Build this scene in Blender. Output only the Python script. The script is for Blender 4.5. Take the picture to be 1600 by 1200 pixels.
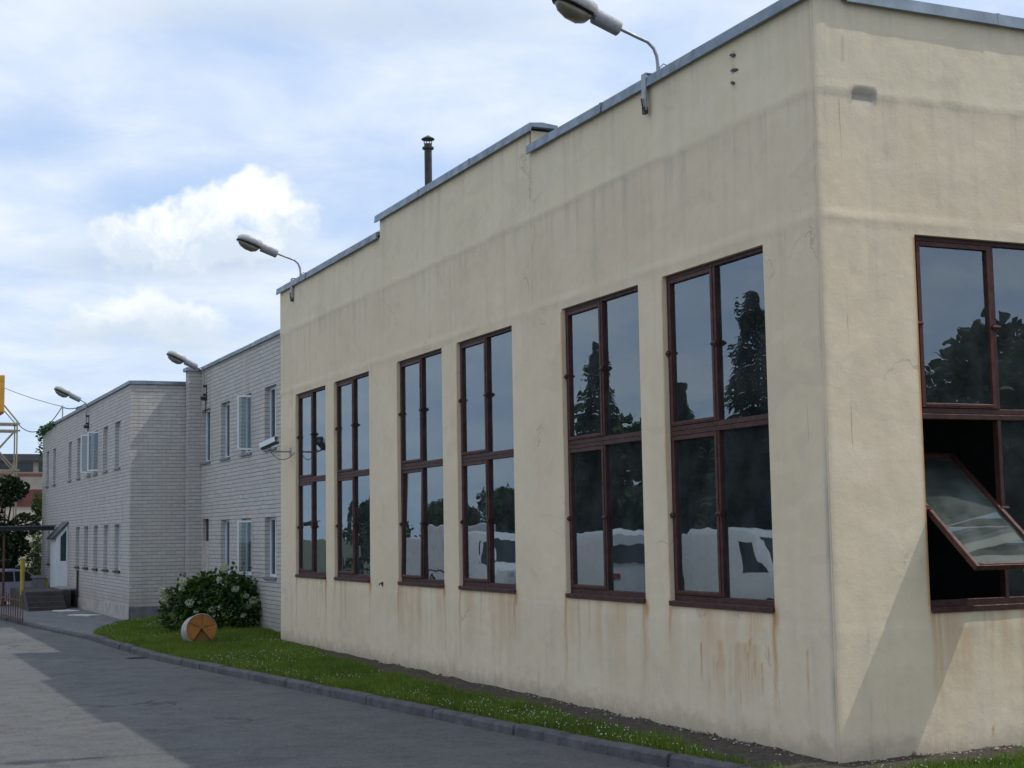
import bpy, bmesh, math, random
import numpy as np
from mathutils import Vector, Matrix
for o in list(bpy.data.objects):
    bpy.data.objects.remove(o)
S = bpy.context.scene
COL = S.collection
R = math.radians
random.seed(7)
rng = np.random.default_rng(7)

# ------------------------------------------------------------------ camera
cam_d = bpy.data.cameras.new('camera')
cam = bpy.data.objects.new('camera', cam_d); COL.objects.link(cam)
RIGHT = Vector((0.91199889, -0.40984369, -0.01691636))
FWD = Vector((0.40945053, 0.90709481, 0.097618)).normalized()
RIGHT = (RIGHT - FWD * RIGHT.dot(FWD)).normalized()
UP = RIGHT.cross(FWD)
mw = Matrix((RIGHT, UP, -FWD)).transposed().to_4x4()
mw.translation = Vector((-8.59325525, -11.75504759, 2.2))
cam.matrix_world = mw
cam_d.sensor_width = 36.0
cam_d.lens = 2335.0 / 1600 * 36
cam_d.clip_start = 0.1; cam_d.clip_end = 3000
S.camera = cam

# ------------------------------------------------------------------ view
S.view_settings.view_transform = 'Standard'
S.view_settings.look = 'None'
S.view_settings.exposure = 0.15
S.view_settings.gamma = 1.0
S.render.engine = 'CYCLES'
S.cycles.max_bounces = 10
S.cycles.transparent_max_bounces = 24
S.cycles.glossy_bounces = 5

# ------------------------------------------------------------------ sun
SUNV = Vector((2.9, -1.0, 4.3)).normalized()      # towards the sun
SUN_EL = math.asin(SUNV.z)
SUN_AZ = math.atan2(SUNV.x, SUNV.y)
sd = bpy.data.lights.new('sun', 'SUN'); sd.energy = 2.1; sd.angle = R(0.6); sd.color = (1.0, 0.95, 0.86)
so = bpy.data.objects.new('sun', sd); COL.objects.link(so)
so.rotation_euler = (-SUNV).to_track_quat('-Z', 'Y').to_euler()
so.location = (30, -10, 45)

# ------------------------------------------------------------------ node helpers
class NT:
    def __init__(s, tree):
        s.t = tree; s.n = tree.nodes; s.l = tree.links
    def put(s, sock, v):
        if v is None: return
        if hasattr(v, 'is_output'): s.l.new(v, sock)
        else:
            if sock.type in ('RGBA',) and len(v) == 3: v = (*v, 1)
            sock.default_value = v
    def m(s, op, a, b=None, c=None, clamp=False):
        n = s.n.new('ShaderNodeMath'); n.operation = op; n.use_clamp = clamp
        for i, v in enumerate((a, b, c)):
            if v is not None: s.put(n.inputs[i], v)
        return n.outputs[0]
    def vm(s, op, a, b=None, out=0):
        n = s.n.new('ShaderNodeVectorMath'); n.operation = op
        s.put(n.inputs[0], a)
        if b is not None: s.put(n.inputs['Scale'] if op == 'SCALE' else n.inputs[1], b)
        return n.outputs[out]
    def dot(s, a, b): return s.vm('DOT_PRODUCT', a, b, 1)
    def ss(s, x, lo, hi, a=0.0, b=1.0):
        n = s.n.new('ShaderNodeMapRange'); n.interpolation_type = 'SMOOTHSTEP'
        s.put(n.inputs[0], x); s.put(n.inputs[1], lo); s.put(n.inputs[2], hi); s.put(n.inputs[3], a); s.put(n.inputs[4], b)
        return n.outputs[0]
    def mix(s, f, a, b, mode='MIX'):
        n = s.n.new('ShaderNodeMix'); n.data_type = 'RGBA'; n.blend_type = mode
        s.put(n.inputs[0], f); s.put(n.inputs[6], a); s.put(n.inputs[7], b)
        return n.outputs[2]
    def noise(s, vec, scale, detail=3, rough=0.55, dist=0.0, col=False):
        n = s.n.new('ShaderNodeTexNoise'); s.put(n.inputs['Vector'], vec)
        n.inputs['Scale'].default_value = scale; n.inputs['Detail'].default_value = detail
        n.inputs['Roughness'].default_value = rough; n.inputs['Distortion'].default_value = dist
        return n.outputs[1 if col else 0]
    def xyz(s, v):
        n = s.n.new('ShaderNodeSeparateXYZ'); s.put(n.inputs[0], v); return n.outputs
    def comb(s, x, y, z):
        n = s.n.new('ShaderNodeCombineXYZ')
        for i, v in enumerate((x, y, z)): s.put(n.inputs[i], v)
        return n.outputs[0]
    def ramp(s, f, stops):
        n = s.n.new('ShaderNodeValToRGB'); s.put(n.inputs[0], f)
        cr = n.color_ramp
        while len(cr.elements) < len(stops): cr.elements.new(0.5)
        for e, (p, c) in zip(cr.elements, stops):
            e.position = p; e.color = (*c, 1) if len(c) == 3 else c
        return n.outputs[0]
    def obj(s):
        return s.n.new('ShaderNodeTexCoord').outputs['Object']
    def attr(s, name, out='Color'):
        n = s.n.new('ShaderNodeAttribute'); n.attribute_name = name; return n.outputs[out]
    def bump(s, h, strength=0.3, dist=0.01, normal=None):
        n = s.n.new('ShaderNodeBump'); n.inputs['Strength'].default_value = strength
        n.inputs['Distance'].default_value = dist; s.put(n.inputs['Height'], h)
        if normal is not None: s.put(n.inputs['Normal'], normal)
        return n.outputs[0]

# ------------------------------------------------------------------ world
W = bpy.data.worlds.new('World'); S.world = W; W.use_nodes = True
wt = NT(W.node_tree); wt.n.clear()
bg = wt.n.new('ShaderNodeBackground'); wo = wt.n.new('ShaderNodeOutputWorld'); wt.l.new(bg.outputs[0], wo.inputs[0])
SKY_STR = 0.12
bg.inputs[1].default_value = SKY_STR
sky = wt.n.new('ShaderNodeTexSky'); sky.sky_type = 'NISHITA'; sky.sun_disc = False
sky.sun_elevation = SUN_EL; sky.sun_rotation = SUN_AZ
sky.air_density = 1.0; sky.dust_density = 2.2; sky.ozone_density = 1.6
D = wt.n.new('ShaderNodeTexCoord').outputs['Generated']
e0 = tuple(FWD); e1 = tuple(RIGHT); e2 = tuple(UP)      # the fixed compass heading in which the cloud bank stands
d0 = wt.dot(D, e0)
d0s = wt.m('MAXIMUM', d0, 0.05)
U0 = wt.m('DIVIDE', wt.dot(D, e1), d0s); V0 = wt.m('DIVIDE', wt.dot(D, e2), d0s)
front = wt.ss(d0, 0.3, 0.7)
# puffy edge: displace the lookup with noise
uv = wt.comb(U0, V0, 0.0)
w1 = wt.noise(uv, 15, 4, 0.6, col=True)
w1 = wt.vm('SUBTRACT', w1, (0.5, 0.5, 0.5))
uvw = wt.vm('ADD', uv, wt.vm('SCALE', w1, 0.055))
w2 = wt.vm('SUBTRACT', wt.noise(uv, 48, 4, 0.6, col=True), (0.5, 0.5, 0.5))
uvw = wt.vm('ADD', uvw, wt.vm('SCALE', w2, 0.022))
ux, uy, _ = wt.xyz(uvw)
def uvpx(x, y): return (x - 800) / 2335, (600 - y) / 2335
def field(blobs, ux=ux, uy=uy):
    f = None
    for x, y, rx, ry in blobs:
        cx, cy = uvpx(x, y)
        a = wt.m('MULTIPLY', wt.m('SUBTRACT', ux, cx), 2335 / rx); b = wt.m('MULTIPLY', wt.m('SUBTRACT', uy, cy), 2335 / ry)
        d = wt.m('SQRT', wt.m('ADD', wt.m('MULTIPLY', a, a), wt.m('MULTIPLY', b, b)))
        v = wt.m('SUBTRACT', 1.0, d)
        f = v if f is None else wt.m('SMOOTH_MAX', f, v, 0.15)
    return f
cumA = [(405, 305, 80, 62), (335, 330, 70, 62), (255, 352, 80, 52), (180, 375, 70, 36), (455, 350, 55, 55), (300, 390, 190, 36)]
cumB = [(225, 478, 75, 46), (290, 485, 60, 36), (150, 500, 60, 30), (215, 515, 150, 30)]
fA = field(cumA); fB = field(cumB)
mA = wt.ss(fA, -0.02, 0.42); mB = wt.ss(fB, 0.0, 0.55)
def gsum(blobs):
    f = None
    for x, y, rx, ry, k in blobs:
        cx, cy = uvpx(x, y)
        a = wt.m('MULTIPLY', wt.m('SUBTRACT', U0, cx), 2335 / rx); b = wt.m('MULTIPLY', wt.m('SUBTRACT', V0, cy), 2335 / ry)
        g = wt.m('MULTIPLY', wt.m('EXPONENT', wt.m('MULTIPLY', wt.m('ADD', wt.m('MULTIPLY', a, a), wt.m('MULTIPLY', b, b)), -1.0)), k)
        f = g if f is None else wt.m('ADD', f, g)
    return f
# high thin veil all over the sky
dx, dy, dz = wt.xyz(D)
dzz = wt.m('ADD', wt.m('ABSOLUTE', dz), 0.18)
pl = wt.comb(wt.m('DIVIDE', dx, dzz), wt.m('DIVIDE', dy, dzz), 0.0)
vn = wt.noise(pl, 0.85, 6, 0.55, 0.6)
vn2 = wt.noise(pl, 3.1, 5, 0.6, 0.3)
cov = wt.m('ADD', wt.m('MULTIPLY', wt.m('SUBTRACT', vn, 0.5), 1.9), 0.55)
cov = wt.m('ADD', cov, wt.m('MULTIPLY', wt.m('SUBTRACT', vn2, 0.5), 0.45))
gaps = gsum([(60, 210, 110, 45, -0.55), (420, 60, 260, 45, -0.30), (200, 315, 110, 40, -0.35), (620, 330, 130, 60, -0.3), (560, 250, 200, 40, -0.12),
             (480, 440, 130, 70, 0.25), (40, 330, 120, 60, 0.3), (330, 180, 180, 50, 0.25), (760, 110, 260, 40, 0.25), (900, 180, 140, 40, 0.35)])
cov = wt.m('ADD', cov, wt.m('MULTIPLY', gaps, front))
cov = wt.ss(cov, -0.05, 0.82, 0.35, 0.97)
K = 1.0 / SKY_STR
veil = wt.mix(wt.ss(vn2, 0.3, 0.7), tuple(K * c for c in (0.62, 0.73, 0.91)), tuple(K * c for c in (0.81, 0.87, 0.94)))
blue = wt.mix(0.7, sky.outputs[0], tuple(K * c for c in (0.33, 0.55, 0.95)))
c0 = wt.mix(cov, blue, veil)
# grey smear along the top
gs = wt.m('MULTIPLY', wt.m('MULTIPLY', gsum([(600, 25, 260, 40, 1.0), (300, 20, 160, 25, .5)]), front), wt.ss(vn2, 0.3, 0.75, 0.1, 0.7))
c0 = wt.mix(gs, c0, tuple(K * c for c in (0.52, 0.60, 0.70)))
# grey shade under the cumulus
gb = wt.m('MULTIPLY', wt.m('MULTIPLY', gsum([(230, 408, 150, 26, .75), (390, 400, 90, 26, .4), (220, 525, 140, 20, .45), (330, 545, 90, 22, .25)]), front), wt.ss(w1 and vn2, 0.25, 0.7, 0.4, 1.0))
c0 = wt.mix(gb, c0, tuple(K * c for c in (0.43, 0.53, 0.68)))
# cumulus bodies
cn = wt.noise(uvw, 26, 5, 0.6)
top = wt.ss(wt.m('ADD', wt.m('MULTIPLY', wt.m('SUBTRACT', uy, (600 - 400) / 2335), 2335 / 110), wt.m('MULTIPLY', wt.m('SUBTRACT', cn, 0.5), 3.0)), -0.2, 1.0)
colA = wt.mix(top, tuple(K * c for c in (0.64, 0.73, 0.84)), tuple(K * c for c in (1.0, 1.02, 1.03)))
topB = wt.ss(wt.m('ADD', wt.m('MULTIPLY', wt.m('SUBTRACT', uy, (600 - 520) / 2335), 2335 / 70), wt.m('MULTIPLY', wt.m('SUBTRACT', cn, 0.5), 1.6)), -0.2, 0.9)
colB = wt.mix(topB, tuple(K * c for c in (0.62, 0.71, 0.80)), tuple(K * c for c in (0.90, 0.94, 0.96)))
c0 = wt.mix(wt.m('MULTIPLY', mB, wt.m('MULTIPLY', front, 0.8)), c0, colB)
c0 = wt.mix(wt.m('MULTIPLY', mA, wt.m('MULTIPLY', front, 0.93)), c0, colA)
# pale band just over the horizon
hz = wt.ss(dz, 0.0, 0.16, 0.55, 0.0)
c0 = wt.mix(hz, c0, tuple(K * c for c in (0.55, 0.70, 0.84)))
wt.l.new(c0, bg.inputs[0])

# ------------------------------------------------------------------ materials
def mat(name):
    m = bpy.data.materials.new(name); m.use_nodes = True
    t = NT(m.node_tree)
    b = t.n['Principled BSDF']
    return m, t, b
def simple(name, col, rough=0.6, metal=0.0, var=0.25, scale=6.0, bump=0.0, bscale=60.0, spec=0.5):
    m, t, b = mat(name)
    o = t.obj()
    n = t.noise(o, scale, 5, 0.6)
    lo = tuple(c * (1 - var) for c in col); hi = tuple(min(1, c * (1 + var)) for c in col)
    t.put(b.inputs['Base Color'], t.ramp(n, [(0.3, lo), (0.7, hi)]))
    t.put(b.inputs['Roughness'], t.ss(t.noise(o, scale * 2.3, 3), 0.3, 0.7, max(0, rough - .1), min(1, rough + .1)))
    b.inputs['Metallic'].default_value = metal
    b.inputs['Specular IOR Level'].default_value = spec
    if bump: t.put(b.inputs['Normal'], t.bump(t.noise(o, bscale, 4), bump, 0.01))
    return m

def plaster():
    m, t, b = mat('cream_plaster')
    o = t.obj(); x, y, z = t.xyz(o)
    h = t.m('ADD', x, y)
    st = t.attr('stain'); rr, gg, bb = t.n.new('ShaderNodeSeparateColor'), None, None
    t.l.new(st, rr.inputs[0]); rust, grime, pale = rr.outputs[0], rr.outputs[1], rr.outputs[2]
    big = t.noise(o, 0.6, 4, 0.55)
    base = t.ramp(big, [(0.3, (0.69, 0.568, 0.402)), (0.7, (0.77, 0.64, 0.462))])
    base = t.mix(t.ss(t.noise(o, 5, 5, 0.6), 0.35, 0.7, 0, 0.35), base, (0.66, 0.55, 0.40))
    # newer paint above the upper seam, repaired patches, hairline cracks
    zw = t.m('ADD', z, t.m('MULTIPLY', t.m('SUBTRACT', t.noise(o, 1.7, 5, 0.65), 0.5), 0.35))
    base = t.mix(t.ss(zw, 6.40, 6.47, 0, 0.30), base, (0.74, 0.675, 0.515))
    pt = t.noise(t.vm('MULTIPLY', o, (1, 1, 1.5)), 0.9, 3, 0.5, 0.8)
    base = t.mix(t.ss(pt, 0.575, 0.60, 0, 0.22), base, (0.76, 0.69, 0.53))
    base = t.mix(t.ss(pt, 0.40, 0.385, 0, 0.20), base, (0.53, 0.46, 0.34))
    vo = t.n.new('ShaderNodeTexVoronoi'); vo.feature = 'DISTANCE_TO_EDGE'; vo.inputs['Scale'].default_value = 0.45
    t.put(vo.inputs['Vector'], t.vm('ADD', o, t.vm('SCALE', t.noise(o, 1.6, 5, 0.6, col=True), 0.9)))
    base = t.mix(t.m('MULTIPLY', t.ss(vo.outputs[0], 0.006, 0.002, 0, 0.38), t.ss(t.noise(o, 0.7, 2), 0.56, 0.64)), base, (0.25, 0.21, 0.16))
    # vertical rain streaks
    sv = t.comb(t.m('MULTIPLY', h, 5.0), 0.0, t.m('MULTIPLY', z, 0.35))
    s1 = t.noise(sv, 1.0, 5, 0.65)
    base = t.mix(t.m('MULTIPLY', t.ss(s1, 0.45, 0.72), t.m('ADD', t.m('MULTIPLY', grime, 0.75), 0.10)), base, (0.40, 0.36, 0.29))
    base = t.mix(t.m('MULTIPLY', t.ss(t.noise(sv, 1.7, 4, 0.6), 0.5, 0.75), t.m('MULTIPLY', grime, 0.5)), base, (0.66, 0.61, 0.50))
    base = t.mix(t.m('MULTIPLY', grime, 0.22), base, (0.42, 0.38, 0.32))
    base = t.mix(pale, base, (0.33, 0.30, 0.27))
    rs = t.m('MULTIPLY', rust, t.ss(t.noise(t.comb(t.m('MULTIPLY', h, 30.0), 0.0, t.m('MULTIPLY', z, 1.5)), 1.0, 4, 0.6), 0.25, 0.7, 0.45, 1.0))
    base = t.mix(t.m('MINIMUM', t.m('MULTIPLY', rs, 1.5), 0.85), base, (0.46, 0.205, 0.065))
    sp = t.ss(t.noise(o, 38, 2, 0.5), 0.72, 0.80, 0, 0.25)
    base = t.mix(sp, base, (0.42, 0.36, 0.26))
    sz = t.m('ADD', z, t.m('MULTIPLY', t.m('SUBTRACT', t.noise(o, 4, 5, 0.7), 0.5), -0.55))
    base = t.mix(t.ss(sz, 0.26, -0.02, 0, 0.5), base, (0.30, 0.255, 0.19))
    t.put(b.inputs['Base Color'], base)
    b.inputs['Roughness'].default_value = 0.88; b.inputs['Specular IOR Level'].default_value = 0.25
    bn = t.bump(t.noise(o, 3.2, 5, 0.6), 0.35, 0.03)
    bn = t.bump(t.noise(o, 45, 4, 0.65), 0.28, 0.005, bn)
    t.put(b.inputs['Normal'], bn)
    return m
def brick(name='silicate_brick', dark=1.0):
    m, t, b = mat(name)
    o = t.obj(); x, y, z = t.xyz(o)
    v = t.comb(t.m('ADD', x, y), z, 0.0)
    # course lines wobble a little
    v = t.vm('ADD', v, t.vm('SCALE', t.vm('SUBTRACT', t.noise(v, 1.6, 2, col=True), (0.5, 0.5, 0.5)), 0.022))
    bt = t.n.new('ShaderNodeTexBrick'); t.put(bt.inputs['Vector'], v)
    bt.offset = 0.5
    bt.inputs['Color1'].default_value = (0.455 * dark, 0.435 * dark, 0.415 * dark, 1); bt.inputs['Color2'].default_value = (0.545 * dark, 0.52 * dark, 0.495 * dark, 1)
    bt.inputs['Mortar'].default_value = (0.42 * dark, 0.40 * dark, 0.40 * dark, 1)
    bt.inputs['Scale'].default_value = 1.0; bt.inputs['Mortar Size'].default_value = 0.011
    bt.inputs['Mortar Smooth'].default_value = 0.35; bt.inputs['Brick Width'].default_value = 0.26; bt.inputs['Row Height'].default_value = 0.1
    n = t.noise(o, 0.8, 5, 0.6)
    vx, vy, vz = t.xyz(v)
    fr = t.m('FRACT', t.m('MULTIPLY', vy, 10.0))
    hj = t.ss(t.m('ABSOLUTE', t.m('SUBTRACT', fr, 0.5)), 0.36, 0.47)       # bed joints, raked and dirty
    tone = t.m('ADD', t.m('MULTIPLY', hj, t.ss(t.noise(o, 2.5, 3), 0.3, 0.7, 0.42, 0.78)), t.m('MULTIPLY', bt.outputs['Fac'], 0.16))
    c = t.mix(tone, bt.outputs[0], (0.16 * dark, 0.145 * dark, 0.14 * dark))
    c = t.mix(t.ss(n, 0.35, 0.75, 0, 0.35), c, (0.45 * dark, 0.42 * dark, 0.38 * dark))
    c = t.mix(t.ss(t.noise(t.vm('MULTIPLY', o, (4, 4, .5)), 1.0, 4), 0.5, 0.8, 0, 0.35), c, (0.53, 0.495, 0.465))
    c = t.mix(t.ss(t.noise(t.vm('MULTIPLY', o, (2.2, 2.2, .35)), 1.0, 5, 0.65), 0.56, 0.74, 0, 0.55), c, (0.30 * dark, 0.265 * dark, 0.23 * dark))
    c = t.mix(t.ss(t.noise(o, 14, 3), 0.5, 0.8, 0, 0.4), c, (0.32 * dark, 0.30 * dark, 0.27 * dark))
    # brownish damp low on the wall
    c = t.mix(t.m('MULTIPLY', t.ss(z, 1.1, 0.1, 0, 0.55), t.ss(n, 0.3, 0.6)), c, (0.30, 0.26, 0.22))
    t.put(b.inputs['Base Color'], c); b.inputs['Roughness'].default_value = 0.85; b.inputs['Specular IOR Level'].default_value = 0.25
    bn = t.bump(t.m('SUBTRACT', 1.0, hj), 0.5, 0.010)
    t.put(b.inputs['Normal'], t.bump(t.noise(o, 50, 3), 0.25, 0.006, bn))
    return m
def glass(name='window_glass', tint=(0.55, 0.60, 0.60), wav=0.030, ior=2.5, dust_sheen=0.075, film=(0.42, 0.47, 0.47)):
    m = bpy.data.materials.new(name); m.use_nodes = True
    t = NT(m.node_tree); t.n.clear()
    out = t.n.new('ShaderNodeOutputMaterial'); mx = t.n.new('ShaderNodeMixShader')
    tr = t.n.new('ShaderNodeBsdfTransparent'); gl = t.n.new('ShaderNodeBsdfGlossy'); fr = t.n.new('ShaderNodeFresnel')
    tr.inputs[0].default_value = (*tint, 1); gl.inputs['Roughness'].default_value = 0.0
    gl.inputs['Color'].default_value = (0.78, 0.90, 1.0, 1)
    geo = t.n.new('ShaderNodeNewGeometry')
    inf = t.n.new('ShaderNodeObjectInfo')
    o = t.vm('ADD', t.obj(), t.vm('SCALE', inf.outputs['Location'], 3.7))
    h = t.m('ADD', t.noise(o, 1.3, 2, 0.4), t.m('MULTIPLY', t.noise(o, 3.4, 1, 0.4), 0.18))
    nrm = t.bump(h, wav, 0.10)
    t.l.new(nrm, gl.inputs['Normal']); t.l.new(nrm, fr.inputs['Normal']); fr.inputs['IOR'].default_value = ior
    t.l.new(fr.outputs[0], mx.inputs[0]); t.l.new(tr.outputs[0], mx.inputs[1]); t.l.new(gl.outputs[0], mx.inputs[2])
    # thin pale film: dusty panes, painted sky reflection on the open sash
    df = t.n.new('ShaderNodeBsdfDiffuse'); df.inputs[0].default_value = (*film, 1)
    m2 = t.n.new('ShaderNodeMixShader')
    t.put(m2.inputs[0], t.ss(t.noise(t.obj(), 2.2, 5, 0.6), 0.3, 0.75, dust_sheen * (.7 if dust_sheen > .2 else .3), dust_sheen))
    t.l.new(mx.outputs[0], m2.inputs[1]); t.l.new(df.outputs[0], m2.inputs[2]); t.l.new(m2.outputs[0], out.inputs[0])
    return m
def asphalt():
    m, t, b = mat('asphalt')
    o = t.obj()
    n1 = t.noise(o, 0.35, 5, 0.6, 0.5); n2 = t.noise(o, 62, 4, 0.75); n3 = t.noise(o, 2.2, 6, 0.65)
    c = t.ramp(n1, [(0.3, (0.082, 0.083, 0.084)), (0.7, (0.128, 0.127, 0.122))])
    c = t.mix(t.ss(n3, 0.5, 0.72, 0, 0.6), c, (0.06, 0.061, 0.064))
    c = t.mix(t.ss(t.noise(o, 0.9, 3, 0.5, 1.2), 0.60, 0.63, 0, 0.35), c, (0.055, 0.055, 0.058))
    c = t.mix(t.ss(n2, 0.52, 0.68, 0, 0.75), c, (0.25, 0.245, 0.235))
    c = t.mix(t.ss(n2, 0.45, 0.30, 0, 0.7), c, (0.045, 0.045, 0.048))
    n4 = t.noise(o, 21, 4, 0.8)
    c = t.mix(t.ss(n4, 0.52, 0.66, 0, 0.45), c, (0.20, 0.196, 0.186))
    c = t.mix(t.ss(n4, 0.46, 0.34, 0, 0.5), c, (0.05, 0.05, 0.052))
    # cracks: thin dark lines where a warped cell edge runs
    vo = t.n.new('ShaderNodeTexVoronoi'); vo.feature = 'DISTANCE_TO_EDGE'; vo.inputs['Scale'].default_value = 0.22
    t.put(vo.inputs['Vector'], t.vm('ADD', o, t.vm('SCALE', t.noise(o, 1.2, 4, col=True), 1.4)))
    cr = t.m('MULTIPLY', t.ss(vo.outputs[0], 0.010, 0.003, 0, 0.7), t.ss(n1, 0.48, 0.6))
    c = t.mix(cr, c, (0.03, 0.03, 0.03))
    t.put(b.inputs['Base Color'], c); t.put(b.inputs['Roughness'], t.ss(n3, 0.3, 0.7, 0.72, 0.92)); b.inputs['Specular IOR Level'].default_value = 0.35
    t.put(b.inputs['Normal'], t.bump(t.m('ADD', n2, n4), 0.8, 0.015))
    return m
def lawn_mat():
    m, t, b = mat('lawn_earth')
    o = t.obj()
    soil = t.attr('soil', 'Fac')
    n = t.noise(o, 9, 5, 0.65); n2 = t.noise(o, 60, 3, 0.6)
    g = t.ramp(n, [(0.3, (0.045, 0.075, 0.012)), (0.7, (0.09, 0.14, 0.022))])
    s = t.ramp(t.m('ADD', t.m('MULTIPLY', n, .6), t.m('MULTIPLY', n2, .4)), [(0.3, (0.045, 0.036, 0.03)), (0.55, (0.10, 0.085, 0.07)), (0.75, (0.19, 0.17, 0.15))])
    f = t.ss(t.m('ADD', soil, t.m('MULTIPLY', t.m('SUBTRACT', n, .5), .8)), 0.4, 0.6)
    t.put(b.inputs['Base Color'], t.mix(f, g, s)); b.inputs['Roughness'].default_value = 0.95; b.inputs['Specular IOR Level'].default_value = 0.1
    t.put(b.inputs['Normal'], t.bump(n2, 0.8, 0.03))
    return m
def tinted(name, lo, hi, rough=0.6, trans=0.25, attr='tint', spec=0.3):
    """leaf / grass: colour runs from lo to hi with the per-leaf attribute"""
    m, t, b = mat(name)
    a = t.attr(attr, 'Fac')
    c = t.ramp(a, [(0.0, lo), (1.0, hi)])
    t.put(b.inputs['Base Color'], c); b.inputs['Roughness'].default_value = rough; b.inputs['Specular IOR Level'].default_value = spec
    tl = t.n.new('ShaderNodeBsdfTranslucent'); t.put(tl.inputs[0], c)
    mx = t.n.new('ShaderNodeMixShader'); mx.inputs[0].default_value = trans
    out = t.n['Material Output']
    t.l.new(b.outputs[0], mx.inputs[1]); t.l.new(tl.outputs[0], mx.inputs[2]); t.l.new(mx.outputs[0], out.inputs[0])
    return m

PL = plaster(); BR = brick(); BR2 = brick('silicate_brick_side', 0.90)
GL = glass(); GLB = glass('office_glass', (0.72, 0.76, 0.76), 0.02, 1.55, 0.02)
GLS = glass('open_sash_glass', (0.60, 0.66, 0.64), 0.02, 2.9, 0.20, (0.44, 0.50, 0.45))  # pale diffuse film paints part of the sky reflection into the sash
COPE = simple('zinc_coping', (0.19, 0.235, 0.285), 0.5, 0.35, 0.28, 3.5, 0.15, 20)
BROWN = simple('brown_painted_wood', (0.052, 0.0185, 0.0155), 0.55, 0, 0.4, 9, 0.1, 40, .3)
BROWNR = simple('reddish_brown_paint', (0.068, 0.023, 0.019), 0.55, 0, 0.4, 9, 0.1, 40, .3)
DARKMET = simple('dark_steel', (0.035, 0.035, 0.04), 0.5, 0.3)
WHITEPVC = simple('white_pvc', (0.70, 0.73, 0.75), 0.4, 0, 0.06)
GREYW = simple('grey_painted_frame', (0.66, 0.68, 0.71), 0.5, 0, 0.1)
ROOFM = simple('bitumen_roof', (0.06, 0.06, 0.065), 0.9, 0, 0.3, 2, 0.3, 30)
INNER = simple('dark_interior', (0.10, 0.10, 0.095), 0.9, 0, 0.3, 1.5)
FLOORM = simple('concrete_floor', (0.16, 0.155, 0.15), 0.7, 0, 0.2, 1.5)
CONC = simple('concrete', (0.27, 0.255, 0.24), 0.9, 0, 0.3, 5, 0.5, 45)
KERBM = simple('kerb_concrete', (0.088, 0.083, 0.09), 0.92, 0, 0.4, 5, 0.8, 40)
PLINTH = simple('plinth_plaster', (0.42, 0.38, 0.35), 0.92, 0, 0.3, 3, 0.6, 25)
PAVE = simple('old_paving', (0.14, 0.14, 0.145), 0.9, 0, 0.3, 3, 0.5, 60)
SILL = simple('grey_sill', (0.20, 0.21, 0.24), 0.5, 0.2)
LAMPW = simple('lamp_grey_paint', (0.48, 0.48, 0.47), 0.45, 0.1, 0.15, 12)
LAMPG = simple('lamp_dark_grey_paint', (0.22, 0.225, 0.25), 0.5, 0.15, 0.15, 12)
GALV = simple('galvanised_tube', (0.30, 0.32, 0.35), 0.45, 0.5, 0.2)
RUSTY = simple('rusty_brown_steel', (0.12, 0.055, 0.035), 0.8, 0.1, 0.5, 12, 0.4, 60)
ASPH = asphalt()

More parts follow.
